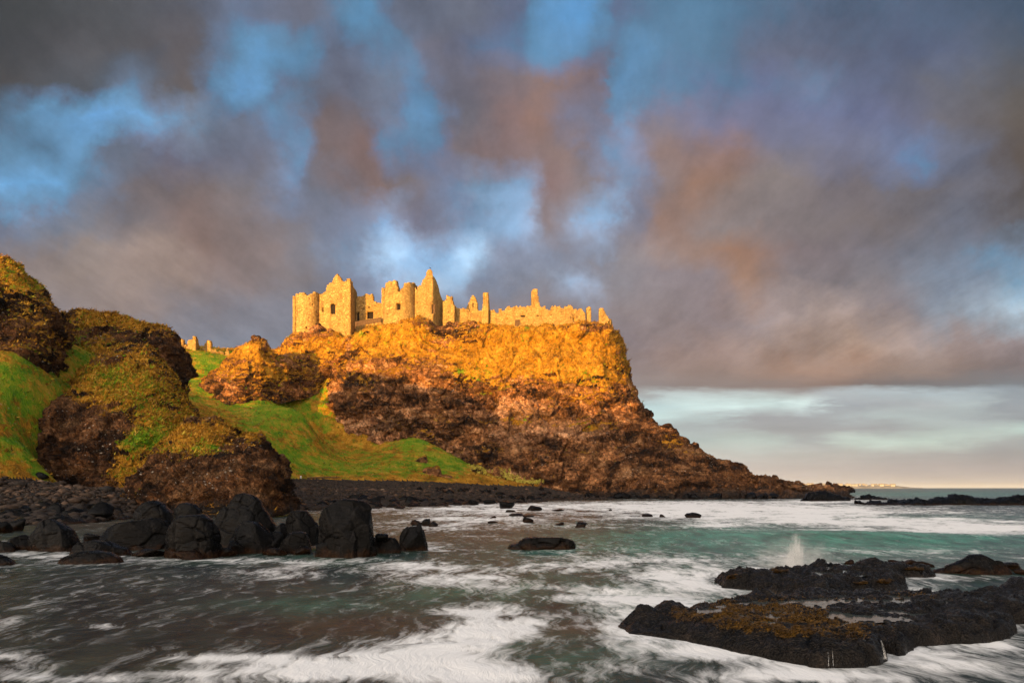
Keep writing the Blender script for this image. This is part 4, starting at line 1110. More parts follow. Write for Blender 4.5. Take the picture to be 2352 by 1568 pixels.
def board(name, px0, py0, px1, py1, d, mat, parent, bars=0, set_back=0.55, d2=None):
    """timber infill or grille set back in an opening; plain dark ones paint its inner shade"""
    d2 = d2 if d2 is not None else d
    da, db = d + set_back, d2 + set_back
    a0, a1 = np.array(P(px0 - 0.6, py0 - 0.8, da)), np.array(P(px1 + 0.6, py1 + 0.8, db))
    x0, y0, z1 = a0
    x1, y1, z0 = a1
    V, F = [], []

    def bx(u0, u1, za, zb, th):
        o = len(V)
        for (u, zz, tt) in [(u0, za, 0), (u1, za, 0), (u1, zb, 0), (u0, zb, 0), (u0, za, th), (u1, za, th), (u1, zb, th), (u0, zb, th)]:
            V.append((x0 + (x1 - x0) * u, y0 + (y1 - y0) * u + tt, zz))
        for q in [(0, 1, 2, 3), (5, 4, 7, 6), (4, 5, 1, 0), (3, 2, 6, 7), (1, 5, 6, 2), (4, 0, 3, 7)]:
            F.append(tuple(o + k for k in q))
    bx(0, 1, z0, z1, 0.08)
    n = max(2, bars)
    for i in range(n):
        u = (i + 0.5) / n
        wd = 0.28 / n if bars else 0.42 / n
        bx(u - wd, u + wd, z0, z1, -0.06)
    bx(0, 1, z0 + (z1 - z0) * 0.48, z0 + (z1 - z0) * 0.54, -0.09)
    return make_mesh(name, np.array(V), F, MATS[mat], smooth=False, parent=parent)


def wall_part(name, parts, parent, mat='masonry', **kw):
    v, f = join(parts)
    o = make_mesh(name, v, f, MATS[mat], smooth=False, parent=parent)
    return put_props(o, **kw)


def ab(z):   # castle detail sheet A -> reference pixels
    return (643.1 + z[0] * 0.1823, 600.25 + z[1] * 0.1823)


def bb(z):   # castle detail sheet B -> reference pixels
    return (1041.25 + z[0] * 0.1693, 643.1 + z[1] * 0.1693)


def A(*pts):
    return [ab(p) for p in pts]


def B(*pts):
    return [bb(p) for p in pts]


castle = empty('castle', (0, 0, 0), label="ruined stone castle with roofless gables and round towers along the headland top", cat="castle")
# west round tower
prof = A((190, 420), (205, 408), (300, 380), (318, 395), (340, 428), (372, 415), (400, 385), (440, 380), (490, 398), (515, 412), (540, 412))
base = [(660, 795), (690, 775), (735, 765), (745, 768)]
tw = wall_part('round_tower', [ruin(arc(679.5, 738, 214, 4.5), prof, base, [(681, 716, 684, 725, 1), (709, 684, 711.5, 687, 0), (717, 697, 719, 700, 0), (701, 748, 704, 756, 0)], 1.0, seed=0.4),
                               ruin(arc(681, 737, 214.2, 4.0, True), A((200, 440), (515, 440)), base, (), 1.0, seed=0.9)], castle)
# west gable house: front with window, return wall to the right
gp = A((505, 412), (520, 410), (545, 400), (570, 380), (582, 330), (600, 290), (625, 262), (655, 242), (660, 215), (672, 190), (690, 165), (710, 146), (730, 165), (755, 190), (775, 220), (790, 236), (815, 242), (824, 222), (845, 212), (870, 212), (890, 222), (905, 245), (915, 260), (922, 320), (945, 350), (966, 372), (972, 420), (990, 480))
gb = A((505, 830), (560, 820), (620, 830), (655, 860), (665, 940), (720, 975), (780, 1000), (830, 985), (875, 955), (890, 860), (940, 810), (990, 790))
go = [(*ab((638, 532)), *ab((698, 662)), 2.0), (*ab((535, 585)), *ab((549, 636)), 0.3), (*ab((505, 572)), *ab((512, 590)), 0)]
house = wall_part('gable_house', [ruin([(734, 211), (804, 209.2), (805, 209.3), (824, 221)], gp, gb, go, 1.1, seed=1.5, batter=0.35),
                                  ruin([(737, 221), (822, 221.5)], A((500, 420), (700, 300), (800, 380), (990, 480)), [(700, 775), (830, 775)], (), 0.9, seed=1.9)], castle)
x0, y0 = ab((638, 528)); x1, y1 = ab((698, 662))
board('window', x0, y0, x1, y1, 210.2, 'shade_timber', house)
# dark panel painting the shade in the slit left of the gable window
board('window', *ab((534, 583)), *ab((550, 638)), 210.9, 'shade_timber', house)
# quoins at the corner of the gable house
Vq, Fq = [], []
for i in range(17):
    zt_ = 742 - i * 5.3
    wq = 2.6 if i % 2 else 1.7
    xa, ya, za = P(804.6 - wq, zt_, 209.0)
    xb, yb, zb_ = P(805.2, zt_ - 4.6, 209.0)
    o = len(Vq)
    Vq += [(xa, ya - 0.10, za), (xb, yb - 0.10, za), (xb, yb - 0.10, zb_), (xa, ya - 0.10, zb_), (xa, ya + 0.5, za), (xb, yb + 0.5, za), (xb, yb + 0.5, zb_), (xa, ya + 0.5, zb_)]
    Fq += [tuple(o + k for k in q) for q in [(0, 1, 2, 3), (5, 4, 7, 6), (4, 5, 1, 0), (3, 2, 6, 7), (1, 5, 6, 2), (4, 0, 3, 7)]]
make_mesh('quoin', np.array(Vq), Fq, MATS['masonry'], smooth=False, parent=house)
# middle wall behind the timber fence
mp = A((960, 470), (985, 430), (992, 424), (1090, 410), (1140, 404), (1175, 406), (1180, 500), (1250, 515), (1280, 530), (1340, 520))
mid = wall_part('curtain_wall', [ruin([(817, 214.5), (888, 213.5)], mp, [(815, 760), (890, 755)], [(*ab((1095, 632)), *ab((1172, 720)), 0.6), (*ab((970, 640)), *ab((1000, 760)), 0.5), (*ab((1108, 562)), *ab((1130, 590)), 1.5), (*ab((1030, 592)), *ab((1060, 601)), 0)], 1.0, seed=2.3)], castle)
board('window', *ab((1095, 628)), *ab((1172, 720)), 214.3, 'shade_timber', mid, bars=5)
board('door', *ab((970, 640)), *ab((1000, 770)), 214.6, 'shade_timber', mid)
board('window', *ab((1106, 562)), *ab((1132, 590)), 214.3, 'shade_timber', mid)
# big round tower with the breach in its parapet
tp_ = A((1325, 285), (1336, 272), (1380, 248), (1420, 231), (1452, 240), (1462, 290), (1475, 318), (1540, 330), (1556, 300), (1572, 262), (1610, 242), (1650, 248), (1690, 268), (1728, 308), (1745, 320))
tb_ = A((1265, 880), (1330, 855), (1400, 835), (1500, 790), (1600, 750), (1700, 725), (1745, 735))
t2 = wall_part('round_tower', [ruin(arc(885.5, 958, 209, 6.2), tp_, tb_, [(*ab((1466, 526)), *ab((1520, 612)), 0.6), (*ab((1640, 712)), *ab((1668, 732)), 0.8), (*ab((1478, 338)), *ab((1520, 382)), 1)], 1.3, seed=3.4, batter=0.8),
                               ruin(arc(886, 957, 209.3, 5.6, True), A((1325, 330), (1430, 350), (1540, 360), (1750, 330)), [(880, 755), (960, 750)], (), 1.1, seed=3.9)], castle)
board('window', *ab((1466, 522)), *ab((1520, 612)), 203.0, 'shade_timber', t2, bars=4)
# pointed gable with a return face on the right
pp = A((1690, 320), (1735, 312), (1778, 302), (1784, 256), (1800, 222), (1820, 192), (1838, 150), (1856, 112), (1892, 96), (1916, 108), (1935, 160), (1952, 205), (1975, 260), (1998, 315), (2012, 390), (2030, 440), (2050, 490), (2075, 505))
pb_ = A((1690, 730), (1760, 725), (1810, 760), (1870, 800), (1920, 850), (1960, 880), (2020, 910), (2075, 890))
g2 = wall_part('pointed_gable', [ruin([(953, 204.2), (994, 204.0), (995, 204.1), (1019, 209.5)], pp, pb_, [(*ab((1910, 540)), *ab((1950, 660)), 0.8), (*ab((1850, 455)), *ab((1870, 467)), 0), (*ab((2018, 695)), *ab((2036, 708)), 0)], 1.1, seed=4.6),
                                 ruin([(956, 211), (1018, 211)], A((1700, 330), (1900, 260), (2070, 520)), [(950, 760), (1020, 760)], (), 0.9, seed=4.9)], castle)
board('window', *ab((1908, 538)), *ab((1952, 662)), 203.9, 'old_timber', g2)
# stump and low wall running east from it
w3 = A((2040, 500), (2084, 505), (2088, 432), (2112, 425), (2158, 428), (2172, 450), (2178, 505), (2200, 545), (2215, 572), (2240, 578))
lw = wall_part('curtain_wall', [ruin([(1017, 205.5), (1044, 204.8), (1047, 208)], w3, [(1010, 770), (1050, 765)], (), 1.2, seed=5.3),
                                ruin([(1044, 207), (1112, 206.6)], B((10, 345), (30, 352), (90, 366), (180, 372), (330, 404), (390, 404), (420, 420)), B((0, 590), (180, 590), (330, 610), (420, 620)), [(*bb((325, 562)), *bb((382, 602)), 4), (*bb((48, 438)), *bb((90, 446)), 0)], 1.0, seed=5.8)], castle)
board('window', *bb((322, 560)), *bb((384, 606)), 206.8, 'shade_timber', lw)
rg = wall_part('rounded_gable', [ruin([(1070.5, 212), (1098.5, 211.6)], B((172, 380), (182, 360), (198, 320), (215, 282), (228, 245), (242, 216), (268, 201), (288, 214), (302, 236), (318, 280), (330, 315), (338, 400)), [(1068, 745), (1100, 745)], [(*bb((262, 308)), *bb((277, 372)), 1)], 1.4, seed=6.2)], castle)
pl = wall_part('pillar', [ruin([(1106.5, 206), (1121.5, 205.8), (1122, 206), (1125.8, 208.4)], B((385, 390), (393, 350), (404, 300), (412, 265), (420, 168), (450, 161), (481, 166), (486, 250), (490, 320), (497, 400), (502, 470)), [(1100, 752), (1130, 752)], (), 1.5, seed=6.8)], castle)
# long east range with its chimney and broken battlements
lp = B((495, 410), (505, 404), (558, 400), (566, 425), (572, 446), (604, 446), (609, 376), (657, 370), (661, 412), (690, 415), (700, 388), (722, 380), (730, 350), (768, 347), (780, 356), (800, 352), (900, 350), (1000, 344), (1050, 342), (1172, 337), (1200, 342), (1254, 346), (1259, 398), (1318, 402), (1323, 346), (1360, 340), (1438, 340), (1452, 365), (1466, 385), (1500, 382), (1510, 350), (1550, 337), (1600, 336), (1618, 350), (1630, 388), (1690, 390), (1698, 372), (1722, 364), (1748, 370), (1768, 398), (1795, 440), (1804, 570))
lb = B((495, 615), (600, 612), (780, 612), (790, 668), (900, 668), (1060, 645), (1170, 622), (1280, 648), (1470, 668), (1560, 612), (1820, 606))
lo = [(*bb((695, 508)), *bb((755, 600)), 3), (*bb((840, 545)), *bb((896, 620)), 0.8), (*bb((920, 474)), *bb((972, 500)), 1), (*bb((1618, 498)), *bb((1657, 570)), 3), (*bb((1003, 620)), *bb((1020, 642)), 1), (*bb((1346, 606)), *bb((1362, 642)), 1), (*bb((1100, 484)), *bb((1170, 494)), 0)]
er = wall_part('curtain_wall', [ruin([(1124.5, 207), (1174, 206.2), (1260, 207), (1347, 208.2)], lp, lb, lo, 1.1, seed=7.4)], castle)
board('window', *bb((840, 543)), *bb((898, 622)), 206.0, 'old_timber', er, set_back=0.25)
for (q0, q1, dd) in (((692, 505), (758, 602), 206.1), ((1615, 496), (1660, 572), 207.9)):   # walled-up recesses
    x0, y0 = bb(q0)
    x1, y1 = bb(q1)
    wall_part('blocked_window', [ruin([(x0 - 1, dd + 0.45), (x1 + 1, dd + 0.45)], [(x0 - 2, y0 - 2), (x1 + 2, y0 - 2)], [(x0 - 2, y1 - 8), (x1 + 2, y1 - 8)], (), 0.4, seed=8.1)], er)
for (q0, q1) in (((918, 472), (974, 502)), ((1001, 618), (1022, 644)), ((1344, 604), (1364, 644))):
    board('window', *bb(q0), *bb(q1), 206.6, 'shade_timber', er)
wall_part('chimney', [ruin([(1219.2, 207.4), (1239.6, 207.6)], B((1053, 345), (1054, 182), (1063, 178), (1065, 128), (1080, 120), (1130, 119), (1146, 124), (1149, 212), (1162, 225), (1171, 242), (1172, 345)), [(1215, 705), (1245, 705)], (), 1.8, jag=0.06, seed=8.7)], castle)
# free column and the last corner on the cliff edge
pill = wall_part('pillar', [ruin([(1348.4, 208.6), (1358.0, 208.7)], B((1812, 375), (1820, 360), (1840, 355), (1862, 360), (1872, 372)), [(1340, 752), (1362, 752)], (), 1.6, jag=0.08, seed=9.1)], castle)
ec = wall_part('corner_wall', [ruin([(1355, 210), (1403, 210.2), (1406.5, 216)], B((1850, 572), (1970, 572), (1974, 386), (1990, 380), (2048, 384), (2056, 425), (2075, 440), (2090, 462), (2105, 490), (2125, 512), (2148, 540), (2158, 580), (2162, 650)), B((1850, 620), (2150, 660), (2165, 700)), [(*bb((2106, 548)), *bb((2128, 600)), 1)], 1.0, seed=9.6)], castle)
board('window', *bb((2104, 546)), *bb((2130, 602)), 210.1, 'shade_timber', ec)

# timber fence on the terrace
fen = empty('timber_fence', P(848, 745, 208.5), label="brown timber board fence on the terrace between the two castle towers", cat="fence")
fx0, fy0 = ab((948, 762)); fx1, fy1 = ab((1274, 706))
Vq, Fq = [], []


def add_box(V, F, c, sx, sy, sz):
    o = len(V)
    for k in [(-1, -1, -1), (1, -1, -1), (1, 1, -1), (-1, 1, -1), (-1, -1, 1), (1, -1, 1), (1, 1, 1), (-1, 1, 1)]:
        V.append((c[0] + k[0] * sx, c[1] + k[1] * sy, c[2] + k[2] * sz))
    for q in [(3, 2, 1, 0), (4, 5, 6, 7), (0, 1, 5, 4), (1, 2, 6, 5), (2, 3, 7, 6), (3, 0, 4, 7)]:
        F.append(tuple(o + i for i in q))


nb_ = 34
for i in range(nb_):
    u = (i + 0.5) / nb_
    x, y, z = P(fx0 + (fx1 - fx0) * u, fy0 + (fy1 - fy0) * u, 208.5)
    add_box(Vq, Fq, (x, y, z - 0.55 + 0.05 * math.sin(i * 2.3)), 0.085, 0.025, 0.62)
adopt(make_mesh('boards', np.array(Vq), Fq, MATS['old_timber'], smooth=False), fen)
for dz in (0.25, 0.85):
    Vq, Fq = [], []
    n = 16
    for i in range(n):
        u = (i + 0.5) / n
        x, y, z = P(fx0 + (fx1 - fx0) * u, fy0 + (fy1 - fy0) * u, 208.56)
        add_box(Vq, Fq, (x, y + 0.02, z - dz), 0.24, 0.03, 0.06)
    adopt(make_mesh('rail', np.array(Vq), Fq, MATS['old_timber'], smooth=False), fen)
for i in range(5):
    u = i / 4
    x, y, z = P(fx0 + (fx1 - fx0) * u, fy0 + (fy1 - fy0) * u, 208.62)
    Vq, Fq = [], []
    add_box(Vq, Fq, (x, y + 0.05, z - 0.75), 0.07, 0.07, 0.95)
    adopt(make_mesh('post', np.array(Vq), Fq, MATS['old_timber'], smooth=False), fen)


def tube(pts, rad, n=8):
    """swept tube through points with a radius per point"""
    V, F = [], []
    pts = [Vector(p) for p in pts]
    for i, p in enumerate(pts):
        t = (pts[min(i + 1, len(pts) - 1)] - pts[max(i - 1, 0)]).normalized()
        a = t.orthogonal().normalized()
        if i:
            a = (last - t * last.dot(t)).normalized()
        last = a
        b = t.cross(a)
        for k in range(n):
            an = 2 * math.pi * k / n
            V.append(tuple(p + (a * math.cos(an) + b * math.sin(an)) * rad[i]))
    m = len(pts)
    for i in range(m - 1):
        for k in range(n):
            F.append((i * n + k, i * n + (k + 1) % n, (i + 1) * n + (k + 1) % n, (i + 1) * n + k))
    F.append(tuple(range(n))[::-1])
    F.append(tuple(range((m - 1) * n, m * n)))
    return V, F


# jackdaw on the highest point of the ruin
bx_, by_, bz_ = P(988.5, 617.5, 204.6)
bz_ -= 0.02
Vq, Fq = tube([(bx_ + 0.26, by_, bz_ + 0.06), (bx_ + 0.14, by_, bz_ + 0.12), (bx_ + 0.02, by_, bz_ + 0.19), (bx_ - 0.08, by_, bz_ + 0.29), (bx_ - 0.12, by_, bz_ + 0.37), (bx_ - 0.16, by_, bz_ + 0.42), (bx_ - 0.21, by_, bz_ + 0.42), (bx_ - 0.30, by_, bz_ + 0.40)],
              [0.02, 0.05, 0.095, 0.10, 0.065, 0.065, 0.04, 0.006])
put_props(make_mesh('bird', np.array(Vq), Fq, MATS['feather']), label="small black bird perched on the tip of the pointed castle gable", cat="bird")


# ruins on the mainland side and on the far-left cliff
def ab2(x, y):
    return (x * 0.3125, 551.25 + y * 0.3125)


wall_part('ruined_wall', [ruin([(388, 214), (417.5, 209)], [ab2(1230, 680), ab2(1262, 696), ab2(1290, 712), ab2(1342, 732)], [(380, 810), (420, 806)], (), 0.9, seed=11.2)], None,
          label="plain shaded stretch of ruined wall beside the grassy hill, leftmost on the saddle", cat="ruined wall", group="ruined walls on the saddle")
wall_part('ruined_wall', [ruin([(417.8, 209.5), (450, 208.5), (450.4, 208.6), (462.5, 214)], [ab2(1337, 745), ab2(1345, 772), ab2(1374, 772), ab2(1379, 742), ab2(1392, 732), ab2(1435, 722), ab2(1446, 708), ab2(1458, 730), ab2(1464, 770), ab2(1476, 800), ab2(1482, 835)], [(415, 808), (464, 818)], (), 0.9, seed=11.8)], None,
          label="bright notched ruined wall with a tall right end on the saddle", cat="ruined wall", group="ruined walls on the saddle")
wall_part('ruined_wall', [ruin([(462.8, 213), (483, 211), (515, 212.5)], [ab2(1480, 795), ab2(1492, 770), ab2(1510, 745), ab2(1524, 738), ab2(1540, 742), ab2(1547, 788), ab2(1600, 805), ab2(1655, 832)], [(460, 820), (520, 826)], (), 0.9, seed=12.4)], None,
          label="ruined wall with a stubby pillar falling to a low sloping stretch, on the saddle", cat="ruined wall", group="ruined walls on the saddle")
wall_part('ruined_wall', [ruin([(515.5, 211.5), (529, 212)], [ab2(1650, 840), ab2(1658, 812), ab2(1666, 790), ab2(1680, 790), ab2(1686, 815), ab2(1695, 845)], [(514, 828), (530, 830)], (), 0.9, seed=12.9)], None,
          label="small pointed stub of masonry standing last in the line of saddle ruins", cat="ruined wall", group="ruined walls on the saddle")
wall_part('ruined_wall', [ruin([(12, 108), (45, 107), (45.4, 107.1), (49, 110)], [(12, 604), (15, 603.5), (16, 603.5), (44, 604), (46, 605), (50, 625)], [(12, 622), (50, 632)], (), 0.9, jag=0.08, seed=13.3)], None,
          label="square corner of a ruined wall on top of the tall dark hill at the left edge", cat="ruined wall")

# wire safety railing along the crest of the near hill
rl = empty('railing', P(240, 722, 127), label="thin metal railing curving along the crest of the grassy left hill", cat="railing")
rp = [ab2(*q) for q in [(605, 524), (640, 523), (700, 527), (760, 538), (820, 549), (880, 560), (920, 570), (945, 584)]]
V3 = [P(a, b, 127.0) for a, b in rp]
Vq, Fq = tube(V3, [0.028] * len(V3), 6)
adopt(make_mesh('rail', np.array(Vq), Fq, MATS['iron']), rl)
for p in V3[:-1]:
    Vq, Fq = tube([p, (p[0], p[1], p[2] - 1.3)], [0.025, 0.025], 6)
    adopt(make_mesh('post', np.array(Vq), Fq, MATS['iron']), rl)


# ------------------------------------------------------------------ boulders
def ico(sub):
    bm = bmesh.new()
    bmesh.ops.create_icosphere(bm, subdivisions=sub, radius=1.0)
    bm.verts.ensure_lookup_table()
    V = np.array([v.co[:] for v in bm.verts])
    F = np.array([[v.index for v in f.verts] for f in bm.faces])
    bm.free()
    return V, F


ICO = {k: ico(k) for k in (1, 2, 3, 4, 5)}


def stone_shape(sub, seed, planes=13, soft=9.0, rough=0.06):
    """faceted, worn stone filling the box -1..1"""
    r = np.random.default_rng(seed)
    D0, F = ICO[sub]
    n = r.normal(size=(planes, 3))
    n /= np.linalg.norm(n, axis=1, keepdims=True)
    h = r.uniform(0.62, 1.0, planes)
    c = np.clip(D0 @ n.T, 0.02, None)
    q = h[None] / c
    rad = (np.sum(q ** -soft, 1)) ** (-1 / soft)
    V = D0 * np.minimum(rad, 1.5)[:, None]
    V *= (1 + rough * fbm(V + seed * 3.7, 0.5, 3) + 0.4 * rough * fbm(V + seed, 0.15, 2))[:, None]
    lo, hi = V.min(0), V.max(0)
    return (V - (lo + hi) / 2) / ((hi - lo) / 2), F


def stone(px0, py0, px1, py1, seed, label, cat='rock', d=None, sub=4, depth=0.9, sink=0.25, group=None, name='rock', rough=0.07, planes=13):
    if d is None:
        d = H / ((py1 - HZ) * K)
    w = (px1 - px0) * K * d
    dc = d + 0.35 * w * depth
    x0, _, z1 = P(px0, py0, dc)
    x1 = P(px1, py0, dc)[0]
    zb = P(px0, py1, d)[2]
    hgt = z1 - zb
    zb -= sink * hgt + 0.05
    V, F = stone_shape(sub, seed, rough=rough, planes=planes)
    c = np.array([(x0 + x1) / 2, dc, (z1 + zb) / 2])
    sc = np.array([(x1 - x0) / 2, (x1 - x0) / 2 * depth, (z1 - zb) / 2])
    W = V * sc
    cr = fbm(W + seed, 0.5 * w, 3, off=seed * 1.1, ridged=True)
    W *= (1 - 0.05 * sstep(cr, 0.80, 0.95))[:, None]
    o = make_mesh(name, W, F, MATS['wet_basalt'])
    o.location = c
    return put_props(o, label, cat, group)


def hero(outline, seed, label, d=None, depth=0.8, expo=2.7, group=None, crack=1.0, sub=1.0, facet=1.0):
    """boulder whose height-by-height width follows its outline; round in plan"""
    pts = np.array(outline, float)
    pb = pts[:, 1].max()
    if d is None:
        d = H / ((pb - HZ) * K)
    wpx = pts[:, 0].max() - pts[:, 0].min()
    dc = d + 0.30 * wpx * K * d * depth
    xs, zs = (pts[:, 0] - CX) * K * dc, H + (HZ - pts[:, 1]) * K * dc
    z1, z0 = zs.max(), zs.min()
    nl, na = 70, 120
    lev = np.linspace(z0 + 1e-3, z1 - 1e-3, nl)
    lf, rt = np.zeros(nl), np.zeros(nl)
    m = len(pts)
    for i, zl in enumerate(lev):
        hit = []
        for k in range(m):
            za, zb, xa, xb = zs[k], zs[(k + 1) % m], xs[k], xs[(k + 1) % m]
            if (za - zl) * (zb - zl) <= 0 and za != zb:
                hit.append(xa + (xb - xa) * (zl - za) / (zb - za))
        lf[i], rt[i] = (min(hit), max(hit)) if hit else (lf[i - 1], rt[i - 1])
    for _ in range(2):
        lf[1:-1] = 0.25 * lf[:-2] + 0.5 * lf[1:-1] + 0.25 * lf[2:]
        rt[1:-1] = 0.25 * rt[:-2] + 0.5 * rt[1:-1] + 0.25 * rt[2:]
    lev = np.r_[z0 - 0.5, lev]
    lf, rt = np.r_[lf[0], lf], np.r_[rt[0], rt]
    a, cx = (rt - lf) / 2, (rt + lf) / 2
    W = a.max()
    b = W * depth * (a / W) ** 0.75
    th = np.linspace(0, 2 * math.pi, na, endpoint=False)
    c_, s_ = np.cos(th), np.sin(th)
    e = 2.0 / expo
    ex, ey = np.sign(c_) * np.abs(c_) ** e, np.sign(s_) * np.abs(s_) ** e
    V = np.stack([cx[:, None] + a[:, None] * ex, dc + b[:, None] * ey, np.repeat(lev[:, None], na, 1)], -1)
    top = np.array([[cx[-1], dc, lev[-1]]])
    rg = np.random.default_rng(seed * 7 + 1)
    ctr = np.array([cx.mean(), dc, (z0 + z1) / 2])
    Vc = V - ctr
    for _ in range(int(16 * facet) + 6):
        az = rg.uniform(-math.pi, 0) if rg.random() < 0.8 else rg.uniform(0, math.pi)
        elv = rg.uniform(-0.3, 0.55)
        nv_ = np.array([math.cos(az) * math.cos(elv), math.sin(az) * math.cos(elv), math.sin(elv)])
        pr = Vc @ nv_
        cut = pr.max() * rg.uniform(0.72, 0.93) if abs(nv_[0]) < 0.7 else pr.max() * rg.uniform(0.95, 0.99)
        Vc = Vc - nv_ * np.maximum(0, pr - cut)[..., None] * 0.94
    V = Vc + ctr
    n = np.stack([np.repeat((ex * np.abs(c_ * 0.6 + 0.4))[None], len(lev), 0), np.repeat(ey[None], len(lev), 0), np.full((len(lev), na), 0.25)], -1)
    n /= np.linalg.norm(n, axis=-1, keepdims=True)
    q = V + seed * 5.3
    h, ed = blocks(q + 0.10 * W * np.stack([fbm(q, 0.5 * W, 2, off=k * 3.0) for k in range(3)], -1), 0.85 * W, seed)
    dsp = W * (0.085 * facet * h - 0.030 * crack * np.exp(-ed * 30) - 0.045 * crack * sstep(fbm(q * np.array([1.3, 1.3, 0.45]), 0.55 * W, 3, 0.5, seed, ridged=True), 0.86, 0.97) + 0.035 * fbm(q, 0.4 * W, 4, 0.55) + 0.02 * fbm(q, 0.1 * W, 3, 0.6, ridged=True))
    fade = np.ones(len(lev))
    fade[-6:] = np.linspace(0.9, 0.25, 6)
    V = V + n * (dsp * fade[:, None])[..., None]
    nl = len(lev)
    allv = np.concatenate([V.reshape(-1, 3), top])
    org = np.array([cx[0], dc, 0.0])
    i = np.arange(nl * na).reshape(nl, na)
    j = np.roll(i, -1, 1)
    F = [tuple(r) for r in np.stack([i[:-1], j[:-1], j[1:], i[1:]], -1).reshape(-1, 4).tolist()]
    F += [(int(i[-1, k]), int(j[-1, k]), nl * na) for k in range(na)]
    o = make_mesh('boulder', allv - org, F, MATS['wet_basalt'])
    o.location = org
    return put_props(o, label, 'boulder', group)


GB = "black boulders in the shallows"


def z6(*pts):
    return [(x * 0.2865, 1065.75 + y * 0.2865) for x, y in pts]


def z7(*pts):
    return [(612.5 + x * 0.3125, 1090.25 + y * 0.3125) for x, y in pts]


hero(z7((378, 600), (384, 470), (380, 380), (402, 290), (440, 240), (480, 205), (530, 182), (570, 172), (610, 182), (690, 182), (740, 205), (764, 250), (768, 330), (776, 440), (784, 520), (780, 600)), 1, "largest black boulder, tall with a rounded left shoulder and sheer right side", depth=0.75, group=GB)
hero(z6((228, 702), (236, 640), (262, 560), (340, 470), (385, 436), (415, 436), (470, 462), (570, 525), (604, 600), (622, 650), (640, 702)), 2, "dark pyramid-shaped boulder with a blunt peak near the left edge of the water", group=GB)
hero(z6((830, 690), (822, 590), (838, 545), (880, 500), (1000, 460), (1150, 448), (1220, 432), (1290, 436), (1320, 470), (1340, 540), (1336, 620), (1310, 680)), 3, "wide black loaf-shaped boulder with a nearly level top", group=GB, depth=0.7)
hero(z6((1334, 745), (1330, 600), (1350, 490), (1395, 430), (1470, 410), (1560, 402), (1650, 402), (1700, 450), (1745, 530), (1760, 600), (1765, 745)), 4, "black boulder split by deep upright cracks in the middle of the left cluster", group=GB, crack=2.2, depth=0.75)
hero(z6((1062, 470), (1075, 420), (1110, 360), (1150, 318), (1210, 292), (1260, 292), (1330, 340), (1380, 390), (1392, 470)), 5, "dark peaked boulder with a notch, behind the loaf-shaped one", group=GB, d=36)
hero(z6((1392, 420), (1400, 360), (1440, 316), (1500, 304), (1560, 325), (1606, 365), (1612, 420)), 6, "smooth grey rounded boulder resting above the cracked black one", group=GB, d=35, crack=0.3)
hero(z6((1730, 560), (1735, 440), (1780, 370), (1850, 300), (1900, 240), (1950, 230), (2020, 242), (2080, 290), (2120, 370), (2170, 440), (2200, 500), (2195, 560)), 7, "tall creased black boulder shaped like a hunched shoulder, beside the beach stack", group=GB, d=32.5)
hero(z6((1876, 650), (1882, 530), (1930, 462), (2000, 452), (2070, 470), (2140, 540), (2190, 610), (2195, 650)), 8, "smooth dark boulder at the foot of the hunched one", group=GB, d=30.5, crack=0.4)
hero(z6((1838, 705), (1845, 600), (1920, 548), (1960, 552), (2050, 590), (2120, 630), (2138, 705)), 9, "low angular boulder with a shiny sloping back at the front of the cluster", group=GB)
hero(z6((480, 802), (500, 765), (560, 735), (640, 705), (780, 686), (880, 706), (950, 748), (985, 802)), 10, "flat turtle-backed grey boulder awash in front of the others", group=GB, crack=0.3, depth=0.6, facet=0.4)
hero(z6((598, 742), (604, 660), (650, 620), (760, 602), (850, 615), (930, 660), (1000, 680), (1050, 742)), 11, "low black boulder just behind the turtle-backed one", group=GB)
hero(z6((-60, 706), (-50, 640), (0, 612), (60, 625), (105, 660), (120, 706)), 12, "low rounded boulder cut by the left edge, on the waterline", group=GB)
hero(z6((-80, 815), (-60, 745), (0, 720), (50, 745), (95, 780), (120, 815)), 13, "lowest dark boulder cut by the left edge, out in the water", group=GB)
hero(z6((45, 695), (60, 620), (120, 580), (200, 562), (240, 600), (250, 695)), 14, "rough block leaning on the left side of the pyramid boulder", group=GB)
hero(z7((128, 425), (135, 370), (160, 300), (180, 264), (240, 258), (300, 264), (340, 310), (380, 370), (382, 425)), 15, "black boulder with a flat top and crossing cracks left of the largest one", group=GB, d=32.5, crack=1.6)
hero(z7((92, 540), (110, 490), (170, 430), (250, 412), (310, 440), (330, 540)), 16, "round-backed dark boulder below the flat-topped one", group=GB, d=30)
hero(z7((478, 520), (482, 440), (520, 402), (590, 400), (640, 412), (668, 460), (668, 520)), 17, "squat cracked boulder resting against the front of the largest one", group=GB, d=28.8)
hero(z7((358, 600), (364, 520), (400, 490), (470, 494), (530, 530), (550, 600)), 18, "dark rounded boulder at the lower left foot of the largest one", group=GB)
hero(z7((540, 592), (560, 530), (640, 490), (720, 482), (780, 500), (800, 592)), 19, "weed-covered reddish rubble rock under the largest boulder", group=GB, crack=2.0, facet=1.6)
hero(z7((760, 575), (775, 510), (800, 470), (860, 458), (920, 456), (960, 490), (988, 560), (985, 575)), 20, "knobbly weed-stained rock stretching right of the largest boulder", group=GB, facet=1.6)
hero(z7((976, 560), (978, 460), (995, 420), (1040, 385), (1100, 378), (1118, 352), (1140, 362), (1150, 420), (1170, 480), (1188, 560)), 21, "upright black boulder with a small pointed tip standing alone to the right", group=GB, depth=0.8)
stone(862, 1224, 892, 1238, 33, "pale-topped block wedged right behind the largest boulder", 'boulder', d=30.2, name='boulder')
stone(596, 1182, 628, 1216, 34, "pointed dark boulder right of the hunched one", 'boulder', d=33, name='boulder')
stone(626, 1200, 660, 1236, 35, "tilted slab between the hunched and flat-topped boulders", 'boulder', d=31.8, name='boulder')
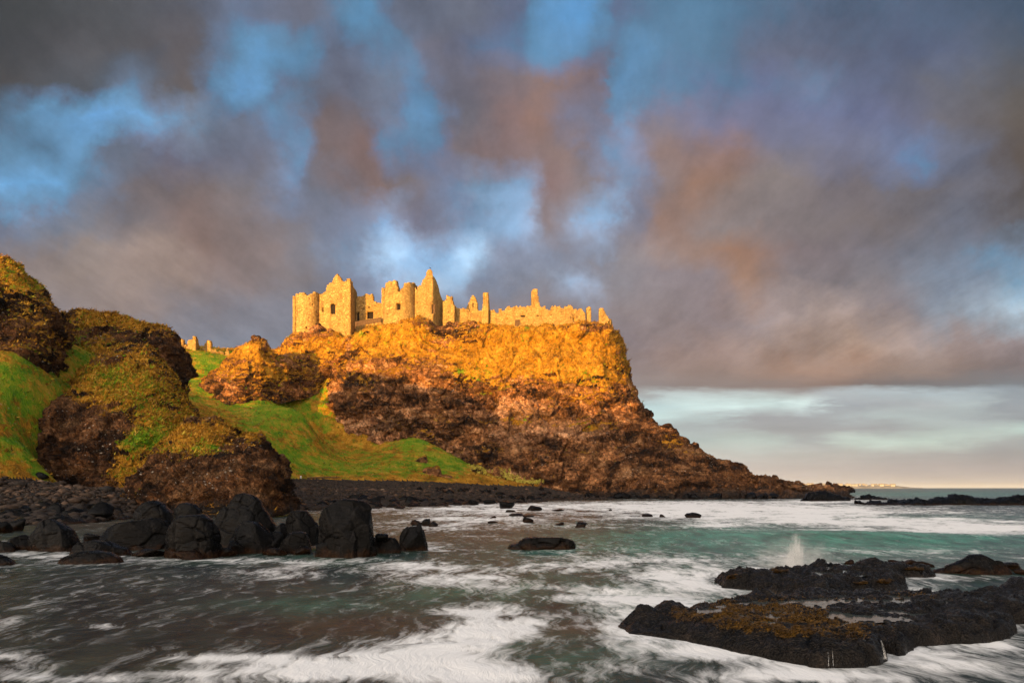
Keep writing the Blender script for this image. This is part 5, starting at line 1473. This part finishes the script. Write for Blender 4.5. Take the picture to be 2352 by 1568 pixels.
stone(606, 1220, 650, 1252, 36, "dark low boulder in the gap left of the round-backed one", 'boulder', d=30.8, name='boulder')
stone(447, 1236, 516, 1276, 37, "brown weedy jagged rock at the right foot of the cracked boulder", 'rock', rough=0.16)
stone(518, 1240, 572, 1272, 38, "small mossy brown rock in front of the shiny sloping boulder", 'rock', rough=0.12)
stone(480, 1184, 530, 1236, 39, "dark boulder squeezed between the cracked and hunched boulders", 'boulder', d=33, name='boulder')
stone(192, 1224, 234, 1246, 40, "small peaked black boulder in the pool left of the loaf-shaped one", 'boulder', d=36, name='boulder')
stone(205, 1152, 256, 1184, 41, "rounded dark boulder lying high on the left beach", 'boulder', d=60, name='boulder')
stone(-20, 1196, 24, 1226, 42, "wedge-shaped boulder at the left edge of the tidal pool", 'boulder', d=44, name='boulder')
stone(17, 1188, 64, 1218, 43, "jagged dark boulder on the pool edge behind the pyramid boulder", 'boulder', d=46, name='boulder')
stone(103, 1157, 152, 1182, 44, "broad brown boulder on the left beach", 'boulder', d=60, name='boulder')
stone(598, 1256, 662, 1276, 45, "low weedy rubble left of the largest boulder's foot", 'rock', rough=0.16)
stone(670, 1252, 716, 1274, 46, "lumpy black rock in the foam below the round-backed boulder", 'rock', rough=0.16)
stone(300, 1258, 385, 1278, 47, "low rock awash under the right end of the loaf-shaped boulder", 'rock', rough=0.12)
stone(405, 1262, 470, 1282, 48, "red-brown weedy foot rock under the cracked boulder", 'rock', rough=0.16)
stone(500, 1256, 545, 1276, 61, "tiny weedy rock in the foam at the foot of the low angular boulder", 'rock', rough=0.16)
stone(650, 1255, 672, 1270, 62, "smallest wet rock left of the lumpy black one", 'rock', rough=0.14)
# beyond the cluster: shore boulders
for i, (a, b, c, e, lab) in enumerate([
        (719, 1149, 758, 1166, "dark boulder on wet sand left of the largest boulder's top"), (664, 1152, 706, 1170, "pair-sized dark boulder beside the rock stack's right foot"), (682, 1140, 704, 1156, "rounded boulder on the shingle just right of the rock stack"),
        (861, 1137, 890, 1158, "round brown boulder on the shingle edge above the wet sand"), (837, 1142, 868, 1160, "flat dark boulder left of the round brown one"), (1147, 1150, 1183, 1168, "black sloping boulder standing in the foam off the middle beach"),
        (1210, 1160, 1246, 1172, "low foam-washed hump right of the black sloping boulder"), (981, 1153, 1004, 1161, "small dark boulder in the shallow pool off the beach"), (1074, 1147, 1100, 1160, "peaked boulder at the right end of the shallow pool"), (915, 1137, 945, 1154, "squarish dark boulder on the wet edge of the beach"),
        (936, 1156, 962, 1163, "nearly drowned dark stone in the shallow pool"), (1040, 1150, 1062, 1160, "dark wedge in the shallow pool beside the peaked boulder"), (1110, 1146, 1140, 1156, "dark boulder at the foot of the bushy bank")]):
    stone(a, b, c, e, 70 + i, lab, 'boulder', sub=3, name='boulder', d=min(H / ((e - HZ) * K), 118))
# surf rocks
stone(942, 1192, 972, 1206, 91, "left knob of the jagged rock trio in the surf", 'rock', rough=0.2)
stone(968, 1190, 990, 1208, 92, "middle tooth of the jagged rock trio in the surf", 'rock', rough=0.2)
stone(984, 1196, 1006, 1210, 93, "right knob of the jagged rock trio in the surf", 'rock', rough=0.2)
hero([(1164, 1262), (1172, 1252), (1190, 1248), (1200, 1236), (1225, 1231), (1250, 1236), (1275, 1233), (1300, 1236), (1314, 1240), (1322, 1250), (1322, 1262)], 51, "flat-topped black rock shelf alone in the middle of the surf", depth=0.55, crack=1.6)
for i, (a, b, c, e, lab) in enumerate([
        (1160, 1170, 1186, 1176, "thin row of black stones nearest the black sloping boulder"), (1168, 1178, 1202, 1186, "flat dark stone in mid surf, left of a paler one"), (1200, 1181, 1228, 1188, "brownish low stone in mid surf"), (1124, 1184, 1140, 1189, "tiny stone left in the mid surf"),
        (1200, 1187, 1226, 1200, "crooked black stone in mid surf"), (1120, 1195, 1144, 1201, "small low stone at the left of the mid surf"), (1272, 1198, 1296, 1206, "dark stone pair-sized hump right in the mid surf"), (1320, 1197, 1350, 1210, "low brown rock at the right end of the mid surf"),
        (1268, 1168, 1296, 1173, "thin dark reef stone below the cliff foot"), (1398, 1168, 1406, 1173, "lone dot of rock in the foam under the cliff"), (1474, 1179, 1500, 1187, "black double rock in the foam right of the mid surf"), (1514, 1180, 1530, 1188, "single dark tooth right of the black double rock"), (1574, 1176, 1610, 1189, "foam-veiled grey rock farthest right in the surf")]):
    stone(a, b, c, e, 110 + i, lab, 'rock', sub=3, rough=0.14, depth=0.8)


# reef at the right and rocks off the point
def reef(name, prof, d, depth, seed, label):
    """long low ridge of rock with a ragged crest"""
    a = np.array(prof, float)
    n = 220
    p = np.linspace(a[0, 0], a[-1, 0], n)
    top = np.interp(p, a[:, 0], a[:, 1])
    rows = []
    for (f, dy) in ((-0.8, depth), (0.55, depth * 0.5), (1.0, 0.0), (0.75, -depth * 0.25), (0.35, -depth * 0.45), (-0.8, -depth * 0.65)):
        h = np.maximum((HZ - top) * K * d + H, 0.05)
        rows.append(np.stack([(p - CX) * K * d, np.full(n, d + dy), h * f + (f < 0) * 0], -1))
    V = catmull(np.array(rows), 60)
    b, e = blocks(V, 1.5, seed)
    b2, e2 = blocks(V, 0.6, seed + 3)
    V[..., 2] += 0.5 * b - 0.25 * np.exp(-e * 8) + 0.22 * b2 + 0.3 * fbm(V, 3.0, 3, off=seed)
    V[..., 1] += 0.5 * b + 0.2 * b2
    F = grid_faces(60, n, flip=False)
    v = V.reshape(-1, 3)
    if np.cross(v[F[9000, 1]] - v[F[9000, 0]], v[F[9000, 3]] - v[F[9000, 0]])[1] > 0:
        F = np.ascontiguousarray(F[:, ::-1])
    o = make_mesh(name, V, F, MATS['wet_basalt'])
    return put_props(o, label, 'reef')


reef('reef', [(1995, 1162), (2010, 1154), (2060, 1150), (2110, 1145), (2150, 1147), (2168, 1138), (2185, 1132), (2205, 1135), (2225, 1140), (2240, 1147), (2262, 1142), (2285, 1144), (2310, 1147), (2330, 1141), (2350, 1138), (2420, 1136), (2520, 1140), (2600, 1150), (2680, 1160)], 118, 5, 2.2, "long low black reef off to the right with one hump above the rest")
reef('reef', [(1850, 1141), (1862, 1128), (1880, 1125), (1895, 1131), (1910, 1134), (1925, 1137), (1945, 1142)], 150, 4, 5.2, "knot of black rocks off the tip of the rocky point")
reef('reef', [(1962, 1146), (1980, 1141), (2000, 1139), (2020, 1143), (2035, 1146)], 170, 3, 6.4, "foam-swept low reef between the point and the long reef")


# ------------------------------------------------------------------ wet ledges at the right
def ledge(outline, px_r, d_r, nu, nv, htop, wall, bumps, pools, weed_l, seed, label, rough=1.0):
    poly = [on_plane(*p) for p in outline]
    pxs = np.linspace(*px_r, nu)
    ds = np.exp(np.linspace(math.log(d_r[0]), math.log(d_r[1]), nv))
    D, PXG = np.meshgrid(ds, pxs, indexing='ij')
    X = (PXG - CX) * K * D
    P0 = np.stack([X, D, 0 * X], -1)
    wob = 0.24 * fbm(P0, 1.1, 4, 0.55, seed) + 0.05 * fbm(P0, 0.25, 3, 0.6, seed + 2)
    sd = poly_sdf(X, D, poly) + wob
    hmap = np.full(X.shape, htop)
    for (bx, by, bz, rx, ry, hh) in bumps:
        cx, cy = on_plane(bx, by, bz)
        hmap += hh * np.exp(-((X - cx) / rx) ** 2 - ((D - cy) / ry) ** 2)
    for (bx, by, bz, rx, ry) in pools:
        cx, cy = on_plane(bx, by, bz)
        hmap -= 0.13 * np.exp(-(((X - cx) / rx) ** 2 + ((D - cy) / ry) ** 2) ** 2)
    wl = np.interp(PXG, [1400, 1560, 1750, 1880], [1.5, 1.0, 0.6, 0.30]) if wall < 0.5 else wall
    t = np.clip(sd / wl, -1, 1)
    shp = np.where(t > 0, np.sqrt(np.clip(1 - (1 - t) ** 2, 0, 1)), t * 2.0)
    Zl = np.where(t > 0, hmap * shp, 0.5 * shp)
    inn = np.clip(sd / 0.1, 0, 1)
    P0[..., 2] = Zl
    b, e = blocks(P0, 0.55, seed)
    b2, e2 = blocks(P0, 0.16, seed + 4)
    Zl = Zl + inn * rough * (0.075 * fbm(P0, 1.2, 4, 0.55, seed + 6) + 0.07 * b - 0.06 * np.exp(-e * 7) + 0.045 * b2 - 0.02 * np.exp(-e2 * 7) + 0.03 * fbm(P0, 0.14, 4, 0.65, seed + 1, ridged=True))
    V = np.stack([X + 0.05 * b * inn, D + (0.06 * b + 0.02 * b2) * inn, Zl], -1)
    keep = (sd > -0.25)
    kf = keep[:-1, :-1] & keep[1:, 1:] & keep[1:, :-1] & keep[:-1, 1:]
    px, py = pix(V)
    weed = blobs(px, py, weed_l) * sstep(Zl, 0.12, 0.28) * (1 + 2.6 * fbm(P0, 0.55, 4, 0.6, off=seed)) + 0.15 * fbm(P0, 0.6, 3, off=seed)
    F = grid_faces(nv, nu, kf)
    v = V.reshape(-1, 3)
    if np.cross(v[F[0, 1]] - v[F[0, 0]], v[F[0, 3]] - v[F[0, 0]])[2] < 0:
        F = np.ascontiguousarray(F[:, ::-1])
    vv, f, a = compact(v, F, dict(weed=weed))
    o = make_mesh('rock_ledge', vv, f, MATS['ledge_rock'], a)
    put_props(o, label, 'rock ledge')
    return V, weed, keep, sd


W1 = [(2080, 1365, 160, 14, 0.30), (2020, 1440, 60, 16, 0.3), (1540, 1432, 60, 16, 0.3), (1620, 1410, 150, 38, 0.40), (1750, 1405, 140, 40, 0.40), (1850, 1430, 130, 36, 0.36), (1930, 1452, 90, 18, 0.4), (1800, 1440, 120, 25, 0.3), (2000, 1375, 200, 10, 0.2), (1560, 1420, 50, 20, 0.3)]
V1, weed1, keep1, sd1 = ledge(L1, (1385, 2720), (9.6, 21), 760, 330, 0.29, 0.42,
                         [(1465, 1408, 0.2, 0.22, 0.25, 0.16), (1535, 1390, 0.25, 0.25, 0.3, 0.17), (1560, 1392, 0.2, 0.15, 0.2, 0.1), (1690, 1368, 0.3, 0.35, 0.35, 0.10), (1750, 1366, 0.3, 0.22, 0.25, 0.14), (1880, 1445, 0.34, 0.5, 0.3, 0.06), (1830, 1415, 0.34, 0.5, 0.4, 0.05), (2200, 1385, 0.3, 1.4, 0.7, 0.06), (2345, 1345, 0.3, 0.6, 0.6, 0.10), (1430, 1440, 0.05, 0.7, 0.6, -0.18), (1560, 1430, 0.1, 0.8, 0.5, -0.06)],
                         [(1930, 1408, 0.34, 0.95, 0.30), (1760, 1420, 0.34, 0.25, 0.18), (1880, 1375, 0.34, 0.8, 0.35), (2010, 1372, 0.34, 0.7, 0.3), (2120, 1374, 0.34, 0.9, 0.25), (2250, 1352, 0.34, 0.6, 0.3), (1740, 1378, 0.34, 0.5, 0.3)],
                         W1, 31.0, "broad wet black rock ledge with orange weed and pools in the near corner")
V2_, weed2, keep2, sd2 = ledge(L2, (1610, 2190), (17.0, 27.5), 460, 240, 0.30, 0.7,
                          [(2000, 1297, 0.28, 0.35, 0.5, 0.16), (1960, 1305, 0.28, 0.5, 0.5, 0.08), (1905, 1296, 0.28, 0.4, 0.5, 0.12), (1880, 1300, 0.28, 0.3, 0.4, 0.10), (1760, 1322, 0.28, 0.8, 0.6, 0.05), (1860, 1335, 0.28, 0.8, 0.5, 0.05)],
                          [(2000, 1322, 0.3, 0.5, 0.3), (1900, 1318, 0.3, 0.3, 0.25)],
                          [(1680, 1330, 40, 14, 0.4), (1900, 1355, 150, 10, 0.4), (2010, 1345, 80, 12, 0.4), (1790, 1310, 40, 8, 0.3), (2110, 1312, 40, 8, 0.6), (2050, 1340, 40, 10, 0.5)],
                          41.0, "lower weedy rock ledge behind the near one, in front of the splash", rough=1.25)
# knobs in the back right
hero([(2172, 1320), (2182, 1302), (2200, 1296), (2212, 1286), (2230, 1274), (2252, 1271), (2270, 1280), (2290, 1290), (2300, 1300), (2312, 1310), (2320, 1320)], 61, "dark double-humped rock ringed by foam at the far right of the shallows", depth=0.55, d=23.0)
for i, (a, b, c, e, lab) in enumerate([
        (2300, 1290, 2352, 1308, "foam-veiled grey rock right of the double-humped one"), (2040, 1284, 2076, 1296, "rounded dark stone behind the lower ledge, leftmost of three"), (2066, 1284, 2106, 1298, "broad dark stone behind the lower ledge, middle of three"), (2104, 1287, 2142, 1302, "low stone behind the lower ledge, rightmost of three"),
        (1940, 1284, 1962, 1296, "small black knob standing behind the lower ledge's crest"), (1966, 1286, 1984, 1296, "tiny black knob beside the other behind the lower ledge"), (2330, 1306, 2365, 1318, "weedy low rock on the right edge of the shallows"), (2140, 1302, 2200, 1316, "flat weedy rock left of the double-humped one")]):
    stone(a, b, c, e, 140 + i, lab, 'rock', rough=0.12, depth=0.8)

# rock pools lying in the ledge hollows
def pools(V, sd, level, far, margin):
    low = (V[..., 2] < level + 0.02) & (sd > margin) & (V[..., 1] > far)
    lf = low[:-1, :-1] | low[1:, 1:] | low[1:, :-1] | low[:-1, 1:]
    lf &= (sd[:-1, :-1] > margin)
    W = V.copy()
    W[..., 2] = level
    v, f, _ = compact(W.reshape(-1, 3), grid_faces(*V.shape[:2], lf, flip=True))
    put_props(make_mesh('pool_water', v, f, MATS['pool_water'], smooth=False), kind='structure')


pools(V1, np.where(V1[..., 0] / V1[..., 1] > (1600 - CX) * K, sd1, -1), 0.262, 11.8, 0.75)
pools(V2_, sd2, 0.275, 18.5, 0.8)


# ------------------------------------------------------------------ small stuff: weed, shingle stones, bushes, spray
def scatter_mesh(name, base_v, base_f, pos, scl, rot, mat, attrs=None, nrm=None, **props):
    """many small copies in one mesh; base_v may be a list of variants"""
    Vs, Fs, As, o = [], [], [], 0
    variants = base_v if isinstance(base_v, list) else [base_v]
    n = len(pos)
    which = np.arange(n) % len(variants)
    for k, bv in enumerate(variants):
        sel = which == k
        m = sel.sum()
        c, s = np.cos(rot[sel]), np.sin(rot[sel])
        v = bv[None] * scl[sel][:, None]
        x = v[..., 0] * c[:, None] - v[..., 1] * s[:, None]
        y = v[..., 0] * s[:, None] + v[..., 1] * c[:, None]
        v = np.stack([x, y, v[..., 2]], -1) + pos[sel][:, None]
        Vs.append(v.reshape(-1, 3))
        Fs.append((base_f[None] + (np.arange(m) * len(bv))[:, None, None]).reshape(-1, base_f.shape[1]) + o)
        if attrs is not None:
            As.append(np.repeat(attrs[sel], len(bv)))
        o += m * len(bv)
    ob = make_mesh(name, np.concatenate(Vs), np.concatenate(Fs), MATS[mat], dict(shade=np.concatenate(As)) if attrs is not None else None)
    return put_props(ob, **props)


rs = np.random.default_rng(5)
# tussocks of dry and green grass on the turf
def tufts(V, g, green, n, size, seed, weight=None):
    r = np.random.default_rng(seed)
    w = np.clip(np.clip(g, 0, 1) - 0.35, 0, 0.5)
    a = np.linalg.norm(np.cross(np.gradient(V, axis=1), np.gradient(V, axis=0)), axis=-1)
    px, py = pix(V)
    w = w * a * ((px > -60) & (px < 1500))
    idx = r.choice(w.size, n, p=(w / w.sum()).ravel())
    nr = grid_normals(V)
    nr = np.where((nr[..., 1:2] * -1 + nr[..., 2:3] * 0.6) < 0, -nr, nr).reshape(-1, 3)[idx]
    p = V.reshape(-1, 3)[idx] + r.normal(size=(n, 3)) * 0.08
    s = size * np.exp(r.normal(0, 0.35, n))
    up = nr * 0.45 + np.array([0.35, -0.1, 0.30])
    Vs = []
    for b in range(4):
        t = r.normal(size=(n, 3))
        t -= nr * (t * nr).sum(-1, keepdims=True)
        t /= np.linalg.norm(t, axis=-1, keepdims=True)
        side = np.cross(nr, t) * (s * 0.20)[:, None]
        tip = (up + t * 0.8 + r.normal(size=(n, 3)) * 0.2) * s[:, None]
        Vs.append(np.stack([p - side, p + side, p + tip], 1))
    V3 = np.concatenate(Vs, 0).reshape(-1, 3)
    sh = np.tile(np.repeat(r.random(n), 3), 4)
    gr = np.tile(np.repeat(np.clip(green.reshape(-1)[idx] + r.normal(size=n) * 0.3, 0, 1), 3), 4)
    return V3, np.arange(len(V3)).reshape(-1, 3), sh, gr


TV, TF, TS, TG, o_ = [], [], [], [], 0
for args in [(*TURF['headland'], 30000, 0.30, 1), (*TURF['mound'], 26000, 0.19, 2), (*TURF['stack'], 10000, 0.16, 3), (*TURF['hill_b'], 8000, 0.25, 4), (*TURF['hill_a'], 8000, 0.19, 5), (*TURF['crag'], 2500, 0.26, 6), (Vt, np.where(isb, 0, 1.0), green_t, 30000, 0.24, 7)]:
    v, f, sh, gr = tufts(*args)
    TV.append(v); TF.append(f + o_); TS.append(sh); TG.append(gr)
    o_ += len(v)
put_props(make_mesh('grass', np.concatenate(TV), np.concatenate(TF), MATS['grass_blade'], dict(shade=np.concatenate(TS), green=np.concatenate(TG)), smooth=False), kind='stuff')

# beach stones: sampled over the beach sheet, bigger near the water
sel = np.argwhere(isb_f)
pick = sel[rs.integers(0, len(sel), 60000)]
pv = Vt[pick[:, 0], pick[:, 1]]
keepm = (pv[:, 2] > 0.0) & (pxt[pick[:, 0], pick[:, 1]] > -150)
pv = pv[keepm]
dd = pv[:, 1]
wgt = np.clip(dd / 90, 0.35, 1.6)
pv = pv[rs.random(len(pv)) < 0.55 * np.clip(1.2 - pv[:, 2] / 9, 0.3, 1)][:15000]
pv[:, :2] += rs.normal(size=(len(pv), 2)) * 0.25
zf = pv[:, 2]
size = np.exp(rs.normal(-1.75, 0.5, len(pv))) * (1 + 0.9 * sstep(zf, 2.0, 0.2))
size = np.clip(size * 0.72, 0.08, 0.6)
scl = np.stack([size * rs.uniform(0.8, 1.5, len(pv)), size * rs.uniform(0.8, 1.3, len(pv)), size * rs.uniform(0.45, 0.9, len(pv))], -1)
vars_ = [stone_shape(1, 300 + k, rough=0.1)[0] for k in range(7)]
scatter_mesh('shingle', vars_, ICO[1][1], pv + np.array([0, 0, 0.05]), scl, rs.uniform(0, 6.28, len(pv)), 'pebble', attrs=np.clip(rs.beta(2.0, 3.0, len(pv)) * (0.55 + 0.45 * sstep(zf, 0.3, 2.0)), 0, 1), kind='stuff')

# individual dark boulders strewn along the foot of the beach and the cliff
protos = [stone_shape(3, 500 + k, rough=0.09) for k in range(8)]
meshes = []
for k, (v, f) in enumerate(protos):
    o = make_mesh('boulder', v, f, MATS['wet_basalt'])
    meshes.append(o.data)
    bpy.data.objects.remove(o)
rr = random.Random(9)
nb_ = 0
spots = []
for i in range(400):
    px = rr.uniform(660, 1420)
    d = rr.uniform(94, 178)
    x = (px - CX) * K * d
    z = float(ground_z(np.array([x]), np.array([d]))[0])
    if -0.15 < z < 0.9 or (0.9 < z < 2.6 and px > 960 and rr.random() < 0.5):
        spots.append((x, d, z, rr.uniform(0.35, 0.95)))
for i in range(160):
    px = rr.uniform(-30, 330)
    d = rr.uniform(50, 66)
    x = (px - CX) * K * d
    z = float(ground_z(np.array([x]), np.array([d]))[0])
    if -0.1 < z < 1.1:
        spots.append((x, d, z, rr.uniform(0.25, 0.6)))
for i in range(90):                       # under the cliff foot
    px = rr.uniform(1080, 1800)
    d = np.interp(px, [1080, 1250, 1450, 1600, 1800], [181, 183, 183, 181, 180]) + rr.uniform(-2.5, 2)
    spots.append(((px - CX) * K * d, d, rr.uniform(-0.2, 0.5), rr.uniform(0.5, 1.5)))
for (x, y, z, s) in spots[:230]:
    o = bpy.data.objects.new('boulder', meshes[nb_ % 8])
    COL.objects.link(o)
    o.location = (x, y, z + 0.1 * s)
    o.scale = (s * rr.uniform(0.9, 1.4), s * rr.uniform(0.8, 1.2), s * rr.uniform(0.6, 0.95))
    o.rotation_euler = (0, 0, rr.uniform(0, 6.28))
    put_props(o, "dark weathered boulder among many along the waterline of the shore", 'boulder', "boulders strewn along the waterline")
    nb_ += 1

# mossy blocks at the foot of the green slope, under the cliff
for i, (a, b, c, e, d, lab) in enumerate([(968, 1068, 1018, 1108, 170, "big mossy brown block at the beach top below the cliff"), (950, 1044, 982, 1075, 178, "grass-capped boulder in the green slope above the mossy block"), (1080, 1062, 1110, 1085, 180, "dark boulder among the bushes at the cliff foot"), (1128, 1070, 1160, 1098, 180, "brown block between the yellow bushes"), (1015, 1088, 1042, 1106, 170, "small brown boulder beside the big mossy block")]):
    x0, _, z1 = P(a, b, d); x1, _, z0 = P(c, e, d)
    v, f = stone_shape(4, 800 + i, rough=0.12)
    w = v * np.array([(x1 - x0) / 2, (x1 - x0) / 2, (z1 - z0) / 2 * 1.35])
    n = w.shape[0]
    up = v[:, 2]
    o = make_mesh('boulder', w, f, MATS['cliff'], dict(grass=0.1 + 0.5 * sstep(up, 0.35, 0.9), green=np.full(n, 0.1), pink=np.zeros(n), wet=np.zeros(n)))
    o.location = ((x0 + x1) / 2, d + 1.0, (z0 + z1) / 2 - 0.35 * (z1 - z0) / 2)
    put_props(o, lab, 'boulder')


# small jagged blocks of weathered rock showing through the turf at the far left
stone(4, 1026, 36, 1042, 830, "grey rock poking out of the green slope at the left edge", 'rock', d=86, sub=3)
stone(78, 1083, 112, 1099, 831, "dark flat rock at the top of the left beach", 'rock', d=78, sub=3)


# yellow-green bushes at the cliff foot
def bush(px, py, d, w, h, seed, label):
    x, y, z = P(px, py, d)
    e = empty('bush', (x, y, z), label=label, cat='bush', group="yellow-green bushes at the cliff foot")
    r = np.random.default_rng(seed)
    n = 520
    c = r.normal(size=(26, 3)) * np.array([w * 0.42, w * 0.3, h * 0.22]) + np.array([0, 0, h * 0.5])
    k = r.integers(0, 26, n)
    p = c[k] + r.normal(size=(n, 3)) * 0.16
    p[:, 2] = np.abs(p[:, 2])
    leaf = np.array([(-0.5, 0, 0), (0, -0.22, 0.12), (0.5, 0, 0.05), (0, 0.22, 0.12)])
    t = r.normal(size=(n, 3, 3))
    q, _ = np.linalg.qr(t)
    V = np.einsum('nij,kj->nki', q, leaf * 0.26) + p[:, None]
    F = np.arange(n * 4).reshape(n, 4)
    make_mesh('foliage', V, F, MATS['bush_leaf'], smooth=False, parent=e)
    Vs, Fs = [], []
    for j in range(7):
        v, f = tube([(0, 0, -0.3), tuple(c[j] * 0.5), tuple(c[j])], [0.06, 0.04, 0.02], 5)
        o = len(Vs)
        Vs += v
        Fs += [tuple(o + i for i in q_) for q_ in f]
    make_mesh('stem', np.array(Vs), Fs, MATS['bush_stem'], parent=e)


for i, (px, py, w, h, lab) in enumerate([(1082, 1100, 2.2, 1.2, "low yellowish bush leftmost of the cliff-foot bushes"), (1108, 1092, 2.4, 1.8, "upright yellow-green bush near the brown blocks"), (1135, 1106, 2.6, 1.6, "spreading pale bush below the brown block"), (1160, 1100, 2.4, 2.2, "tallest pale yellow bush at the cliff foot"), (1176, 1106, 2.2, 1.9, "pale bush crowded against the right of the tallest one"), (1200, 1109, 2.6, 1.1, "low creeping yellow bush on the bank"), (1224, 1111, 2.4, 0.9, "last low yellow bush where the bank meets the bare cliff"), (1060, 1090, 2.0, 1.3, "small green bush below the pink cliff patch"), (1090, 1078, 1.8, 1.2, "small yellow bush high on the green bank")]):
    bush(px, py, 179.5, w, h, 900 + i, lab)

# driftwood and a white marker post at the top of the beach
x, y, z = P(1195 * 0 + 752, 1097, 155)
Vq, Fq = tube([P(705, 1097, 152), P(735, 1096.4, 152.4), P(780, 1096, 153)], [0.12, 0.16, 0.10], 7)
put_props(make_mesh('driftwood', np.array(Vq), Fq, MATS['old_timber']), "weathered grey log lying along the top of the shingle", 'driftwood')
Vq, Fq = tube([P(691, 1098.5, 151), P(691, 1095, 151), P(691, 1092.8, 151), P(691, 1092.2, 151)], [0.14, 0.14, 0.14, 0.05], 8)
put_props(make_mesh('post', np.array(Vq), Fq, MATS['white_paint']), "short white marker post where the turf meets the shingle", 'post')


# orange weed tufts on the ledges
def weed_tufts(V, weed, keep, n, smin, smax, seed):
    r = np.random.default_rng(seed)
    w = np.clip(weed - 0.25, 0, 1) * keep
    px, py = pix(V)
    w = w * (px < 2380)
    idx = r.choice(w.size, n, p=(w / w.sum()).ravel())
    p = V.reshape(-1, 3)[idx] + r.normal(size=(n, 3)) * np.array([0.012, 0.012, 0.004])
    leaf = np.array([(0, -0.18, 0), (0.5, -0.28, 0.28), (1.0, 0, 0.2), (0.5, 0.28, 0.32), (0, 0.18, 0.0)])
    s = r.uniform(smin, smax, n)
    a = r.uniform(0, 6.283, n)
    c, sn = np.cos(a), np.sin(a)
    v = leaf[None] * s[:, None, None]
    V2 = np.stack([v[..., 0] * c[:, None] - v[..., 1] * sn[:, None], v[..., 0] * sn[:, None] + v[..., 1] * c[:, None], v[..., 2] * r.uniform(0.2, 1.6, n)[:, None]], -1) + p[:, None]
    return V2.reshape(-1, 3), np.arange(n * 5).reshape(n, 5)


a_, b_ = weed_tufts(V1, weed1, keep1, 14000, 0.018, 0.05, 1), weed_tufts(V2_, weed2, keep2, 6000, 0.03, 0.07, 2)
v_, f_ = join([a_, b_])
put_props(make_mesh('seaweed', v_, f_, MATS['kelp'], smooth=False), kind='stuff')


# splash of spray behind the lower ledge
def spray_mat(name, dens):
    m, N = material(name)
    co = N.node('ShaderNodeTexCoord').outputs['Object']
    x, y, z = N.xyz(co)
    r2 = N.m('ADD', N.m('MULTIPLY', x, x), N.m('MULTIPLY', y, y))
    h = N.mapr(z, -0.9, 0.9)
    n = N.noise(N.vm('MULTIPLY', co, (8.0, 8.0, 1.1)), 2.0, 8, 0.75, 0.8)
    n2 = N.noise(N.vm('MULTIPLY', co, (1.5, 1.5, 1.5)), 2.0, 5, 0.65, 0.5)
    lean = N.m('ADD', x, N.m('ADD', N.m('MULTIPLY', N.m('SUBTRACT', h, 0.5), -0.10), N.m('MULTIPLY', N.m('SUBTRACT', n2, 0.5), 0.45)))
    rr2 = N.m('ADD', N.m('MULTIPLY', lean, lean), N.m('MULTIPLY', y, y))
    wc = N.mapr(h, 0.0, 1.0, 0.030, 0.0022)
    jet = N.m('MULTIPLY', N.m('EXPONENT', N.m('MULTIPLY', N.m('DIVIDE', rr2, wc), -1.0)), N.mapr(n, 0.45, 0.64))
    jet = N.m('MULTIPLY', jet, N.mapr(h, 0.55, 1.0, 1.0, 0.0))
    mist = N.m('MULTIPLY', N.m('EXPONENT', N.m('MULTIPLY', r2, -1.9)), N.m('EXPONENT', N.m('MULTIPLY', h, -5.5)))
    mist = N.m('MULTIPLY', mist, N.mapr(n2, 0.42, 0.66, 0.0, 0.45))
    edge = N.mapr(N.m('ADD', r2, N.m('MULTIPLY', z, z)), 0.75, 0.98, 1.0, 0.0)
    dn = N.m('MULTIPLY', N.m('MULTIPLY', N.m('ADD', jet, mist), edge), dens)
    v = N.node('ShaderNodeVolumePrincipled')
    N.put(v.inputs['Color'], (0.95, 0.95, 0.94))
    N.put(v.inputs['Density'], dn)
    v.inputs['Anisotropy'].default_value = 0.1
    N.out(None, v.outputs[0])
    return m


SC.cycles.volume_bounces = 3
spray_mat('spray', 60.0)


def splash(px, py_top, py_bot, wpx, d, label):
    x, y, zt = P(px, py_top, d)
    zb = P(px, py_bot, d)[2]
    w = wpx * K * d
    o = make_mesh('splash', ICO[3][0] * 1.0, ICO[3][1], MATS['spray'])
    o.location = (x, y, (zt + zb) / 2)
    o.scale = (w / 2, w / 2 * 0.7, (zt - zb) / 2)
    put_props(o, label, 'splash')


splash(1825, 1212, 1340, 190, 25.5, "white plume of spray bursting up behind the lower weedy ledge")

# trickles running off the near ledge
for i, (pts, lab) in enumerate([([(2024, 1470, 11.34), (2028, 1482, 11.22), (2031, 1496, 11.18), (2033, 1512, 11.12)], "wider white trickle spilling down the notch in the near ledge"), ([(1902, 1496, 11.05), (1903, 1510, 11.0), (1903, 1528, 10.95)], "thin left trickle of the pair on the near ledge front"), ([(1911, 1492, 11.05), (1913, 1508, 11.0), (1914, 1528, 10.95)], "thin right trickle of the pair on the near ledge front")]):
    w3 = [P(*p) for p in pts]
    Vq, Fq = tube(w3, [0.002 if i else 0.006] + [0.003 if i else 0.014] * (len(w3) - 2) + [0.005 if i else 0.03], 8)
    put_props(make_mesh('waterfall', np.array(Vq), Fq, MATS['white_water']), lab, 'trickle')


# ------------------------------------------------------------------ sea haze over the whole bay
def haze():
    V, F = [], []
    add_box(V, F, (0, 21000, 66), 52000, 24500, 70)
    m, N = material('haze')
    v = N.node('ShaderNodeVolumePrincipled')
    N.put(v.inputs['Color'], (0.62, 0.72, 0.90))
    N.put(v.inputs['Density'], 0.00003)
    N.out(None, v.outputs[0])
    put_props(make_mesh('haze', np.array(V), F, m, smooth=False), kind='stuff')


haze()
